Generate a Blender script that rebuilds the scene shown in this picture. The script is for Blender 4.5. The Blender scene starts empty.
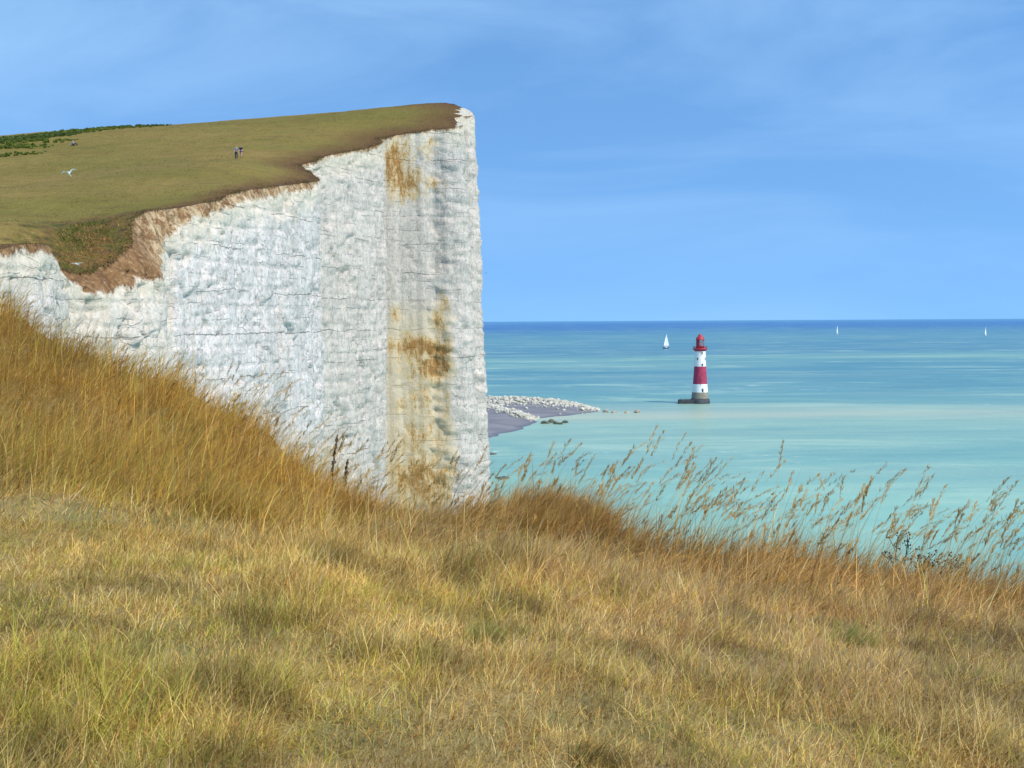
import bpy, bmesh, math, random
import numpy as np
from mathutils import Vector, Matrix, noise as mnoise
from mathutils.geometry import delaunay_2d_cdt

random.seed(7); rng = np.random.default_rng(11)
S = bpy.context.scene
COL = S.collection
R = math.radians

# ------------------------------------------------------------------ camera
EYE = 52.0; F = 1200.0
cam = bpy.data.cameras.new('camera'); camo = bpy.data.objects.new('camera', cam); COL.objects.link(camo)
cam.sensor_width = 36; cam.lens = 36 * F / 1024; cam.clip_start = 0.1; cam.clip_end = 200000
ROT = Matrix.Rotation(R(90 - 3.01), 3, 'X') @ Matrix.Rotation(R(-0.32), 3, 'Z')
camo.location = (0, 0, EYE); camo.rotation_euler = ROT.to_euler()
S.camera = camo

# ------------------------------------------------------------------ world, sun, exposure
SUN = Vector((0.58, -0.42, 0.80)).normalized()
elev = math.asin(SUN.z); azi = math.atan2(SUN.x, SUN.y)
W = bpy.data.worlds.new('World'); S.world = W; W.use_nodes = True
nt = W.node_tree; nt.nodes.clear()
def wn(t, **k):
    n = nt.nodes.new(t)
    for a, b in k.items(): setattr(n, a, b)
    return n
out = wn('ShaderNodeOutputWorld'); bg = wn('ShaderNodeBackground'); bg.inputs['Strength'].default_value = 0.15
sky = wn('ShaderNodeTexSky', sky_type='NISHITA', sun_disc=False)
sky.sun_elevation = elev; sky.sun_rotation = azi; sky.altitude = 50; sky.air_density = 1.0; sky.dust_density = 0.4; sky.ozone_density = 2.5
tc = wn('ShaderNodeTexCoord')
lift = wn('ShaderNodeVectorMath', operation='ADD'); lift.inputs[1].default_value = (0, 0, 0.36)
nrm = wn('ShaderNodeVectorMath', operation='NORMALIZE')
nt.links.new(tc.outputs['Generated'], lift.inputs[0]); nt.links.new(lift.outputs[0], nrm.inputs[0]); nt.links.new(nrm.outputs[0], sky.inputs['Vector'])
tint = wn('ShaderNodeMix', data_type='RGBA', blend_type='MULTIPLY'); tint.inputs[0].default_value = 1
tint.inputs[7].default_value = (1.02, 1.41, 1.56, 1)
nt.links.new(sky.outputs[0], tint.inputs[6])
# thin high cloud, streaky along the horizon
mp = wn('ShaderNodeMapping'); mp.inputs['Scale'].default_value = (1.2, 1.2, 4.6); mp.inputs['Location'].default_value = (1.9, 0.6, 0.9); mp.inputs['Rotation'].default_value = (0.0, R(3.5), 0)
nt.links.new(tc.outputs['Generated'], mp.inputs['Vector'])
cn = wn('ShaderNodeTexNoise'); cn.inputs['Scale'].default_value = 2.1; cn.inputs['Detail'].default_value = 7; cn.inputs['Roughness'].default_value = 0.55; cn.inputs['Distortion'].default_value = 0.5
nt.links.new(mp.outputs[0], cn.inputs['Vector'])
cr = wn('ShaderNodeMapRange'); cr.inputs[1].default_value = 0.36; cr.inputs[2].default_value = 0.78; cr.inputs[3].default_value = 0; cr.inputs[4].default_value = 0.6
nt.links.new(cn.outputs[0], cr.inputs[0])
sep = wn('ShaderNodeSeparateXYZ'); nt.links.new(tc.outputs['Generated'], sep.inputs[0])
hr = wn('ShaderNodeMapRange'); hr.inputs[1].default_value = 0.03; hr.inputs[2].default_value = 0.26; hr.inputs[3].default_value = 0.3; hr.inputs[4].default_value = 1
nt.links.new(sep.outputs[2], hr.inputs[0])
mm = wn('ShaderNodeMath', operation='MULTIPLY'); nt.links.new(cr.outputs[0], mm.inputs[0]); nt.links.new(hr.outputs[0], mm.inputs[1])
cm = wn('ShaderNodeMix', data_type='RGBA'); cm.inputs[7].default_value = (3.7, 5.8, 8.0, 1)
nt.links.new(mm.outputs[0], cm.inputs[0]); nt.links.new(tint.outputs[2], cm.inputs[6]); nt.links.new(cm.outputs[2], bg.inputs[0]); nt.links.new(bg.outputs[0], out.inputs[0])

sl = bpy.data.lights.new('sun', 'SUN'); sl.energy = 3.9; sl.angle = R(0.6); sl.color = (1.0, 0.93, 0.80)
so = bpy.data.objects.new('sun', sl); COL.objects.link(so); so.rotation_euler = SUN.to_track_quat('Z', 'Y').to_euler(); so.location = (40, -40, 200)
S.view_settings.view_transform = 'Standard'; S.view_settings.look = 'None'; S.view_settings.exposure = 0.15; S.view_settings.gamma = 1
try: S.view_settings.use_curve_mapping = False
except Exception: pass
S.cycles.max_bounces = 6; S.cycles.diffuse_bounces = 3; S.cycles.transmission_bounces = 4; S.cycles.transparent_max_bounces = 6

# ------------------------------------------------------------------ helpers
def at(px, py, Y):
    """world point on the ray of a photo pixel at world distance Y"""
    d = ROT @ Vector(((px - 512) / F, -(py - 384) / F, -1))
    return Vector((0, 0, EYE)) + d * (Y / d.y)
RI = np.array(ROT.transposed())
def project(V):
    q = (V - np.array([0, 0, EYE])) @ RI.T; return 512 + F * q[:, 0] / -q[:, 2], 384 - F * q[:, 1] / -q[:, 2]
def on_sea(px, py, z=0.0):
    d = ROT @ Vector(((px - 512) / F, -(py - 384) / F, -1))
    return Vector((0, 0, EYE)) + d * ((z - EYE) / d.z)
def empty(name, loc=(0, 0, 0), rz=0):
    o = bpy.data.objects.new(name, None); COL.objects.link(o); o.location = loc; o.rotation_euler = (0, 0, rz); return o
def tag(o, label=None, cat=None, group=None, kind=None):
    if label: o['label'] = label
    if cat: o['category'] = cat
    if group: o['group'] = group
    if kind: o['kind'] = kind
    return o
def link(name, me, mat=None, parent=None, loc=None, smooth=True):
    o = bpy.data.objects.new(name, me); COL.objects.link(o)
    if mat is not None:
        for m in (mat if isinstance(mat, (list, tuple)) else [mat]): me.materials.append(m)
    if parent is not None: o.parent = parent
    if loc is not None: o.location = loc
    if smooth: me.shade_smooth()
    return o
def np_mesh(name, verts, faces):
    """verts (n,3); faces (m,k) int array"""
    me = bpy.data.meshes.new(name); n = len(verts); m, k = faces.shape
    me.vertices.add(n); me.vertices.foreach_set('co', np.ascontiguousarray(verts, np.float32).ravel())
    me.loops.add(m * k); me.loops.foreach_set('vertex_index', np.ascontiguousarray(faces, np.int32).ravel())
    me.polygons.add(m); me.polygons.foreach_set('loop_start', np.arange(0, m * k, k, dtype=np.int32))
    me.update(calc_edges=True); me.validate(); return me
def set_col(me, name, arr):
    a = me.attributes.new(name, 'FLOAT_COLOR', 'POINT')
    c = np.ones((len(arr), 4), np.float32); c[:, :3] = arr; a.data.foreach_set('color', c.ravel())
def set_f(me, name, arr):
    a = me.attributes.new(name, 'FLOAT', 'POINT'); a.data.foreach_set('value', np.ascontiguousarray(arr, np.float32))
def vnoise(x, y, seed=0):
    xi = np.floor(x).astype(np.int64); yi = np.floor(y).astype(np.int64); fx = x - xi; fy = y - yi
    fx = fx * fx * (3 - 2 * fx); fy = fy * fy * (3 - 2 * fy)
    def h(a, b):
        v = (a * 374761393 + b * 668265263 + seed * 974711) & 0xFFFFFFFF
        v = ((v ^ (v >> 13)) * 1274126177) & 0xFFFFFFFF
        return ((v ^ (v >> 16)) & 0xFFFF) / 65535.0
    a, b, c, d = h(xi, yi), h(xi + 1, yi), h(xi, yi + 1), h(xi + 1, yi + 1)
    return (a * (1 - fx) + b * fx) * (1 - fy) + (c * (1 - fx) + d * fx) * fy
def fbm(x, y, oct=4, seed=0, lac=2.03, gain=0.5):
    s = 0; a = 1; t = 0
    for i in range(oct):
        s = s + a * vnoise(x * lac ** i + 17.3 * i, y * lac ** i - 9.1 * i, seed + i); t += a; a *= gain
    return s / t
def facets(s, z, cw, ch, hgt, tilt, seed):
    # broken rock: irregular cells, each a tilted plane with sharp edges
    u = s / cw; v = z / ch; ui = np.floor(u).astype(np.int64); vi = np.floor(v).astype(np.int64); best = np.full(u.shape, 1e9); o = np.zeros(u.shape)
    def h(a, b, k):
        q = (a * 374761393 + b * 668265263 + (seed * 31 + k) * 974711) & 0xFFFFFFFF; q = ((q ^ (q >> 13)) * 1274126177) & 0xFFFFFFFF
        return ((q ^ (q >> 16)) & 0xFFFF) / 65535.0 - .5
    for du in (-1, 0, 1):
        for dv in (-1, 0, 1):
            a = ui + du; b = vi + dv; cu = a + .5 + .9 * h(a, b, 1); cv = b + .5 + .9 * h(a, b, 2); d = (u - cu) ** 2 + (v - cv) ** 2; m_ = d < best
            o = np.where(m_, h(a, b, 3) * hgt * 2 + (u - cu) * h(a, b, 4) * 2 * tilt * cw + (v - cv) * h(a, b, 5) * 2 * tilt * ch, o); best = np.where(m_, d, best)
    return o
def sstep(a, b, x):
    t = np.clip((x - a) / (b - a), 0, 1); return t * t * (3 - 2 * t)
class TPS:
    def __init__(s, P, lam=0.0):
        P = np.array(P, float); s.c = P[:, :2].mean(0); s.sc = P[:, :2].std(); q = (P[:, :2] - s.c) / s.sc; n = len(q)
        K = s.k(q, q) + lam * np.eye(n); Q = np.hstack([np.ones((n, 1)), q])
        A = np.block([[K, Q], [Q.T, np.zeros((3, 3))]]); s.q = q; s.w = np.linalg.solve(A, np.r_[P[:, 2], 0, 0, 0])
    def k(s, a, b):
        d2 = ((a[:, None] - b[None]) ** 2).sum(-1); return 0.5 * d2 * np.log(d2 + 1e-12)
    def __call__(s, x, y):
        x = np.atleast_1d(np.asarray(x, float)); y = np.atleast_1d(np.asarray(y, float)); q = (np.c_[x.ravel(), y.ravel()] - s.c) / s.sc
        o = np.empty(len(q))
        for i in range(0, len(q), 20000):
            b = q[i:i + 20000]; o[i:i + 20000] = s.k(b, s.q) @ s.w[:-3] + np.hstack([np.ones((len(b), 1)), b]) @ s.w[-3:]
        return o.reshape(x.shape)
def resample(P, step):
    P = np.array(P, float); d = np.r_[0, np.cumsum(np.linalg.norm(np.diff(P[:, :2], axis=0), axis=1))]
    n = max(2, int(d[-1] / step)); t = np.linspace(0, d[-1], n + 1)
    return np.stack([np.interp(t, d, P[:, i]) for i in range(P.shape[1])], 1)
def smooth_line(P, it):
    P = P.copy()
    for _ in range(it): P[1:-1] = (P[:-2] + 2 * P[1:-1] + P[2:]) / 4
    return P
def in_poly(px, py, poly):
    r = np.zeros(px.shape, bool); n = len(poly); j = n - 1
    for i in range(n):
        xi, yi = poly[i]; xj, yj = poly[j]
        if yi != yj:
            c = ((yi > py) != (yj > py)) & (px < (xj - xi) * (py - yi) / (yj - yi) + xi); r ^= c
        j = i
    return r
def dist_line(x, y, L):
    d = np.full(x.shape, 1e9)
    for i in range(len(L) - 1):
        a = L[i]; b = L[i + 1]; ab = b - a; l2 = (ab ** 2).sum() + 1e-9
        t = np.clip(((x - a[0]) * ab[0] + (y - a[1]) * ab[1]) / l2, 0, 1)
        d = np.minimum(d, np.hypot(x - a[0] - t * ab[0], y - a[1] - t * ab[1]))
    return d
def fill(boundary, pts):
    """triangulate the polygon with inner points -> verts2d, tris"""
    n = len(boundary); v = [Vector((float(p[0]), float(p[1]))) for p in boundary] + [Vector((float(p[0]), float(p[1]))) for p in pts]
    e = [(i, (i + 1) % n) for i in range(n)]
    r = delaunay_2d_cdt(v, e, [], 1, 1e-5, False)
    V = np.array([tuple(p) for p in r[0]]); T = np.array([f for f in r[2] if len(f) == 3], np.int32); c = V[T].mean(1)
    T = T[in_poly(c[:, 0], c[:, 1], np.asarray(boundary))]; a = V[T]; cr = (a[:, 1, 0] - a[:, 0, 0]) * (a[:, 2, 1] - a[:, 0, 1]) - (a[:, 1, 1] - a[:, 0, 1]) * (a[:, 2, 0] - a[:, 0, 0])
    T[cr < 0] = T[cr < 0][:, ::-1]; return V, T

# ---- node material helpers
class NM:
    def __init__(s, name):
        s.m = bpy.data.materials.new(name); s.m.use_nodes = True; s.t = s.m.node_tree; s.t.nodes.clear()
        s.out = s.n('ShaderNodeOutputMaterial'); s.b = s.n('ShaderNodeBsdfPrincipled'); s.l(s.b.outputs[0], s.out.inputs[0])
        s.b.inputs['Roughness'].default_value = 0.9
        s.geo = s.n('ShaderNodeNewGeometry')
    def n(s, t, **k):
        x = s.t.nodes.new(t)
        for a, b in k.items(): setattr(x, a, b)
        return x
    def l(s, a, b): s.t.links.new(a, b)
    def put(s, v, sock):
        if isinstance(v, (int, float)): sock.default_value = v
        elif isinstance(v, (tuple, list)): sock.default_value = tuple(v) + ((1,) if len(v) == 3 and len(sock.default_value) == 4 else ())
        else: s.l(v, sock)
    def noise(s, scale, detail=4, rough=0.55, stretch=(1, 1, 1), vec=None, dist=0, loc=(0, 0, 0)):
        mp = s.n('ShaderNodeMapping'); mp.inputs['Scale'].default_value = stretch; mp.inputs['Location'].default_value = loc
        s.l(vec or s.geo.outputs['Position'], mp.inputs[0])
        x = s.n('ShaderNodeTexNoise'); x.inputs['Scale'].default_value = scale; x.inputs['Detail'].default_value = detail
        x.inputs['Roughness'].default_value = rough; x.inputs['Distortion'].default_value = dist
        s.l(mp.outputs[0], x.inputs['Vector']); return x.outputs[0]
    def rng(s, v, a, b, c=0, d=1, smooth=False):
        x = s.n('ShaderNodeMapRange'); x.interpolation_type = 'SMOOTHSTEP' if smooth else 'LINEAR'
        s.put(v, x.inputs[0])
        for i, q in enumerate((a, b, c, d)): s.put(q, x.inputs[i + 1])
        return x.outputs[0]
    def math(s, op, a, b=0, c=None):
        x = s.n('ShaderNodeMath', operation=op); s.put(a, x.inputs[0]); s.put(b, x.inputs[1])
        if c is not None: s.put(c, x.inputs[2])
        return x.outputs[0]
    def mix(s, f, a, b, mode='MIX'):
        x = s.n('ShaderNodeMix', data_type='RGBA', blend_type=mode); s.put(f, x.inputs[0]); s.put(a, x.inputs[6]); s.put(b, x.inputs[7]); return x.outputs[2]
    def attr(s, name, col=True):
        x = s.n('ShaderNodeAttribute', attribute_name=name); return x.outputs['Color'] if col else x.outputs['Fac']
    def bump(s, h, strength, dist):
        x = s.n('ShaderNodeBump'); x.inputs['Strength'].default_value = strength; x.inputs['Distance'].default_value = dist
        s.l(h, x.inputs['Height']); s.l(x.outputs[0], s.b.inputs['Normal']); return x
    def color(s, c): s.put(c, s.b.inputs['Base Color'])
def plain(name, c, rough=0.7, var=0.15, scale=3.0, metal=0.0, spec=0.4):
    m = NM(name); n = m.noise(scale, 3, vec=None)
    m.color(m.mix(m.rng(n, 0.3, 0.7), tuple(x * (1 - var) for x in c), tuple(min(1, x * (1 + var)) for x in c)))
    m.b.inputs['Roughness'].default_value = rough; m.b.inputs['Metallic'].default_value = metal; m.b.inputs['Specular IOR Level'].default_value = spec
    return m.m

# ------------------------------------------------------------------ SEA
w = NM('sea_water')
xyz = w.n('ShaderNodeSeparateXYZ'); w.l(w.geo.outputs['Position'], xyz.inputs[0])
big = w.noise(0.0014, 4, 0.5, stretch=(0.35, 1.0, 1)); mid = w.noise(0.007, 5, 0.6, stretch=(0.25, 1, 1), loc=(3, 7, 0)); fine = w.noise(0.05, 4, 0.6, stretch=(0.3, 1, 1))
lg = w.math('LOGARITHM', w.math('MAXIMUM', xyz.outputs[1], 50), 10)
lg = w.math('ADD', lg, w.rng(xyz.outputs[0], -400, 900, 0.03, -0.06))
lg = w.math('ADD', lg, w.math('MULTIPLY', w.math('SUBTRACT', big, 0.5), 0.30))
lg = w.math('ADD', lg, w.math('MULTIPLY', w.math('SUBTRACT', mid, 0.5), 0.22))
ramp = w.n('ShaderNodeValToRGB'); w.l(w.rng(lg, 2.3, 4.5), ramp.inputs[0]); cr_ = ramp.color_ramp
stops = [(0.0, (0.34, 0.66, 0.58)), (0.10, (0.40, 0.72, 0.62)), (0.16, (0.29, 0.57, 0.54)), (0.22, (0.40, 0.64, 0.55)), (0.27, (0.20, 0.46, 0.49)),
         (0.36, (0.13, 0.36, 0.46)), (0.40, (0.24, 0.50, 0.49)), (0.44, (0.12, 0.33, 0.46)), (0.50, (0.11, 0.33, 0.47)), (0.54, (0.14, 0.37, 0.48)), (0.63, (0.08, 0.29, 0.50)), (0.72, (0.03, 0.19, 0.54)), (0.84, (0.03, 0.20, 0.60)), (1.0, (0.09, 0.32, 0.66))]
while len(cr_.elements) < len(stops): cr_.elements.new(0.5)
for e, (p, c) in zip(cr_.elements, stops): e.position = p; e.color = (*[v * 0.70 for v in c], 1)
# cloudy streaks of suspended chalk and small ripples
near = w.rng(xyz.outputs[1], 1500, 300)
c = w.mix(w.math('MULTIPLY', w.rng(mid, 0.5, 0.72, 0, 0.55), w.rng(xyz.outputs[1], 3500, 600)), ramp.outputs[0], (0.33, 0.46, 0.40))
stk = w.noise(0.016, 7, 0.8, stretch=(0.28, 1, 1), loc=(1, 8, 0), dist=0.6); c = w.mix(w.rng(stk, 0.52, 0.64, 0, 0.7), c, (0.42, 0.58, 0.47)); c = w.mix(w.rng(stk, 0.48, 0.34, 0, 0.75), c, w.mix(1, c, (0.62, 0.76, 0.88), 'MULTIPLY'))
c = w.mix(w.rng(fine, 0.40, 0.65, 0, 0.5), c, w.mix(1, c, (0.74, 0.84, 0.9), 'MULTIPLY'))
foam = w.noise(0.09, 6, 0.75, stretch=(0.45, 1.0, 1), loc=(11, 5, 0)); fpatch = w.noise(0.006, 2, 0.5, stretch=(0.5, 1, 1), loc=(40, 11, 0))
fm = w.math('MULTIPLY', w.rng(foam, 0.61, 0.68), w.rng(fpatch, 0.47, 0.6)); c = w.mix(w.math('MULTIPLY', fm, 0.8), c, (0.75, 0.82, 0.82))
sbar = w.math('MULTIPLY', w.rng(w.math('ABSOLUTE', w.math('SUBTRACT', w.math('ADD', xyz.outputs[1], w.math('MULTIPLY', w.math('SUBTRACT', mid, .5), 260)), 660)), 75, 10), w.rng(xyz.outputs[0], 560, 60))
c = w.mix(w.math('MULTIPLY', sbar, .7), c, (0.50, 0.52, 0.40))
c = w.mix(1, c, (0.94, 0.92, 0.83), 'MULTIPLY')
w.color(c); w.b.inputs['Roughness'].default_value = 0.35; w.b.inputs['IOR'].default_value = 1.33; w.b.inputs['Specular IOR Level'].default_value = 0.22
rip = w.noise(0.55, 5, 0.65, stretch=(0.6, 1, 1)); w.bump(rip, 0.55, 0.8)
X = 90000
sea = link('sea', np_mesh('sea', np.array([(-X, -3000, 0), (X, -3000, 0), (X, 90000, 0), (-X, 90000, 0)]), np.array([[0, 1, 2, 3]])), w.m, smooth=False); tag(sea, kind='structure')

# ------------------------------------------------------------------ CLIFF TOP height field
# outline of the cliff edge: photo x, y and distance, depth of soil (m), how far the soil leans out
EDGE = [(-60, 254, 86, .5, .2), (0, 247, 91, .6, .2), (36, 242, 95, .7, .2), (48, 248, 97, .6, .3), (53, 262, 102, .9, .6), (66, 272, 105, 1.4, .7), (88, 274, 107, 2.0, .8), (106, 267, 109, 2.0, .8),
        (122, 254, 112, 2.6, .8), (131, 240, 115, 3.6, .75), (133, 222, 119, 4.2, .6), (146, 210, 124, 3.4, .5), (170, 208, 127, 1.9, .4), (190, 205, 130, 1.5, .4), (212, 201, 134, 1.3, .4), (240, 193, 141, 1.1, .4), (275, 188, 150, 1.1, .4), (306, 184, 160, .9, .4), (319, 178, 166, .4, .3),
        (307, 170, 173, .5, .3), (299, 164, 180, .4, .3), (322, 157, 186, .4, .3), (345, 152, 192, .5, .3), (368, 147, 199, .5, .3), (384, 142, 204, .4, .3), (380, 138, 208, .4, .3), (400, 134, 210, .5, .2),
        (430, 130.5, 211, .4, .2), (458, 127.5, 212, .3, .2), (463, 125, 214, .3, .2), (451, 118, 220, .2, .3), (474, 115, 222, .2, .2), (472, 111, 228, .2, .2), (458, 106, 232, .3, .2), (447, 103.5, 238, .4, .2)]
E3 = [at(a, b, d) for a, b, d, _, _ in EDGE]
CTL = [tuple(p) for p in E3[::1]]
for a, b, d in [(-60, 262, 80), (0, 141.5, 215), (60, 133.5, 225), (120, 127, 235), (180, 124.5, 240), (240, 119.5, 245), (300, 115, 245), (350, 111, 245), (400, 106.5, 242), (440, 103.5, 241),
                (238, 161, 165), (65, 180, 165), (72, 147, 205), (0, 195, 140), (20, 222, 112), (60, 225, 121), (95, 222, 124), (62, 250, 109), (92, 252, 111), (112, 238, 116), (118, 218, 123), (170, 185, 146), (300, 142, 200), (-200, 240, 110), (-300, 180, 180), (-200, 150, 230),
                (-200, 190, 330), (0, 180, 330), (200, 160, 330), (400, 150, 330), (430, 125, 280), (-600, 250, 500), (0, 230, 500), (400, 220, 500)]:
    CTL.append(tuple(at(a, b, d)))
CTL += [(-13, 22, EYE + 0.2), (-25, 42, EYE + 2.0), (-34, 64, EYE + 4.2), (-60, 40, EYE + 3), (-120, 60, EYE + 9), (-250, 100, EYE + 20)]
top_tps = TPS(CTL, 1e-4)
def top_z(x, y):
    z = top_tps(x, y)
    return z + (fbm(x * 0.09, y * 0.09, 4, 5) - 0.5) * 0.7 + (fbm(x * 0.9, y * 0.9, 3, 9) - 0.5) * 0.12

front = [(-13.5, 20.5, 1, .3), (-18, 28, 1, .3), (-26, 42, .8, .3), (-34.5, 64, .6, .2)] + [(p.x, p.y, e[3], e[4]) for p, e in zip(E3, EDGE)]
front += [(-13, 262, .5, .2), (-20, 300, .5, .2), (-45, 360, .5, .2), (-110, 440, .5, .2), (-260, 520, .5, .2)]
fr = resample(front, 0.42)
fr = smooth_line(fr, 3)
s_ = np.r_[0, np.cumsum(np.linalg.norm(np.diff(fr[:, :2], axis=0), axis=1))]
tan = np.gradient(smooth_line(fr[:, :2], 40), axis=0); tan /= np.linalg.norm(tan, axis=1)[:, None]
nor = np.c_[tan[:, 1], -tan[:, 0]]                       # outward, towards the sea
tan2 = np.gradient(smooth_line(fr[:, :2], 3), axis=0); tan2 /= np.linalg.norm(tan2, axis=1)[:, None]; nor2 = np.c_[tan2[:, 1], -tan2[:, 0]]
rag = (fbm(s_ * 0.35, s_ * 0, 4, 3) - 0.5) * 1.5 + (fbm(s_ * 1.3, s_ * 0, 3, 4) - 0.5) * 0.7
fr[:, :2] += nor2 * rag[:, None] * 0.75
fr_z = top_z(fr[:, 0], fr[:, 1])

# inner points for the cliff top
def jit(x0, x1, y0, y1, s):
    gx, gy = np.meshgrid(np.arange(x0, x1, s), np.arange(y0, y1, s)); p = np.c_[gx.ravel(), gy.ravel()]
    return p + rng.uniform(-.35, .35, p.shape) * s
poly = np.vstack([fr[:, :2], [(-420, 540), (-420, 18), (-60, 18)]])
cand = [jit(-75, 0, 80, 262, 0.9), jit(-130, -75, 80, 262, 1.6), jit(-130, 0, 20, 80, 4), jit(-420, -130, 20, 540, 10), jit(-130, 0, 262, 540, 6)]
P = np.vstack(cand); ok = in_poly(P[:, 0], P[:, 1], poly); P = P[ok]; de = dist_line(P[:, 0], P[:, 1], fr[::3, :2]); P = P[de > 0.4]
v2, tri = fill(poly, P)
z = top_z(v2[:, 0], v2[:, 1])
me = np_mesh('clifftop', np.c_[v2, z], tri)
dz = dist_line(v2[:, 0], v2[:, 1], fr[::3, :2]); set_f(me, 'edge', dz)
# hollow of the slump with rough, dark herbs
pb = np.array([tuple(at(a, b, d))[:2] for a, b, d in [(48, 246, 97), (56, 232, 113), (80, 222, 122), (110, 214, 124), (135, 214, 123), (131, 240, 115), (106, 268, 109), (66, 274, 105)]])
inside = in_poly(v2[:, 0], v2[:, 1], pb); db = dist_line(v2[:, 0], v2[:, 1], np.vstack([pb, pb[:1]])); set_f(me, 'slump', np.where(inside, 1, 0) * 1.0 + np.where(inside, 0, np.clip(1 - db / 7, 0, 1)))
tx, ty = project(np.c_[v2, z]); set_f(me, 'bare', sstep(455, 464, tx + (fbm(v2[:, 0] * .8, v2[:, 1] * .8, 3, 7) - .5) * 16) * (v2[:, 1] < 245) * (v2[:, 1] > 205))
m = NM('clifftop_turf')
n1 = m.noise(0.05, 5, 0.6, stretch=(0.5, 1, 1)); n2 = m.noise(0.5, 5, 0.7); n3 = m.noise(3.0, 3, 0.7); n0 = m.noise(0.16, 4, 0.6, stretch=(0.35, 1.3, 1), loc=(4, 1, 0))
c = m.mix(m.rng(n1, 0.35, 0.68), (0.170, 0.140, 0.034), (0.260, 0.180, 0.060))
c = m.mix(m.rng(n0, 0.45, 0.75, 0, 0.7), c, (0.17, 0.155, 0.038))
c = m.mix(m.rng(m.noise(0.35, 5, 0.75, stretch=(0.4, 1.6, 1), loc=(6, 1, 0)), 0.5, 0.68, 0, 0.5), c, (0.115, 0.085, 0.035))
ed = m.math('ADD', m.attr('edge', False), m.math('MULTIPLY', m.math('SUBTRACT', n2, 0.5), 9))
xz = m.n('ShaderNodeSeparateXYZ'); m.l(m.geo.outputs['Position'], xz.inputs[0])
far_ = m.rng(xz.outputs[1], 150, 235)
wid = m.math('ADD', m.math('MULTIPLY', far_, 7), 4.5)
c = m.mix(m.rng(m.math('DIVIDE', ed, wid), 1.15, 0.15, 0, 0.85, True), c, (0.125, 0.067, 0.030))
c = m.mix(m.rng(ed, 1.3, 0.0, 0, 0.8), c, (0.085, 0.042, 0.028))
c = m.mix(m.rng(n2, 0.35, 0.7, 0, 0.35), c, m.mix(1, c, (0.62, 0.62, 0.5), 'MULTIPLY'))
c = m.mix(m.rng(n3, 0.35, 0.75, 0, 0.45), c, m.mix(1, c, (1.5, 1.4, 1.2), 'MULTIPLY'))
sm = m.attr('slump', False)
sn = m.noise(0.45, 7, 0.75, stretch=(0.7, 1.0, 1.2), loc=(8, 2, 0)); sc_ = m.mix(m.rng(sn, 0.42, 0.60), (0.085, 0.088, 0.016), (0.19, 0.105, 0.035))
sc_ = m.mix(m.rng(m.noise(1.1, 6, 0.8, loc=(1, 9, 2)), 0.50, 0.60, 0, .8), sc_, (0.06, 0.035, 0.026))
c = m.mix(m.rng(m.math('ADD', sm, m.math('MULTIPLY', m.math('SUBTRACT', n2, 0.5), 2.6)), 0.30, 0.85), c, sc_)
c = m.mix(m.rng(m.math('ADD', m.attr('bare', False), m.math('MULTIPLY', m.math('SUBTRACT', n3, .5), .8)), .4, .6), c, m.mix(n2, (0.45, 0.38, 0.28), (0.72, 0.68, 0.58)))
c = m.mix(m.rng(m.noise(.9, 6, .8, loc=(5, 5, 5)), .56, .68, 0, .45), c, (0.09, 0.07, 0.025)); m.color(c); m.bump(m.math('ADD', n2, m.math('MULTIPLY', n3, 0.4)), 0.9, 0.6); m.b.inputs['Specular IOR Level'].default_value = 0.1
topo = link('clifftop', me, m.m); tag(topo, kind='structure')

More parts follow.
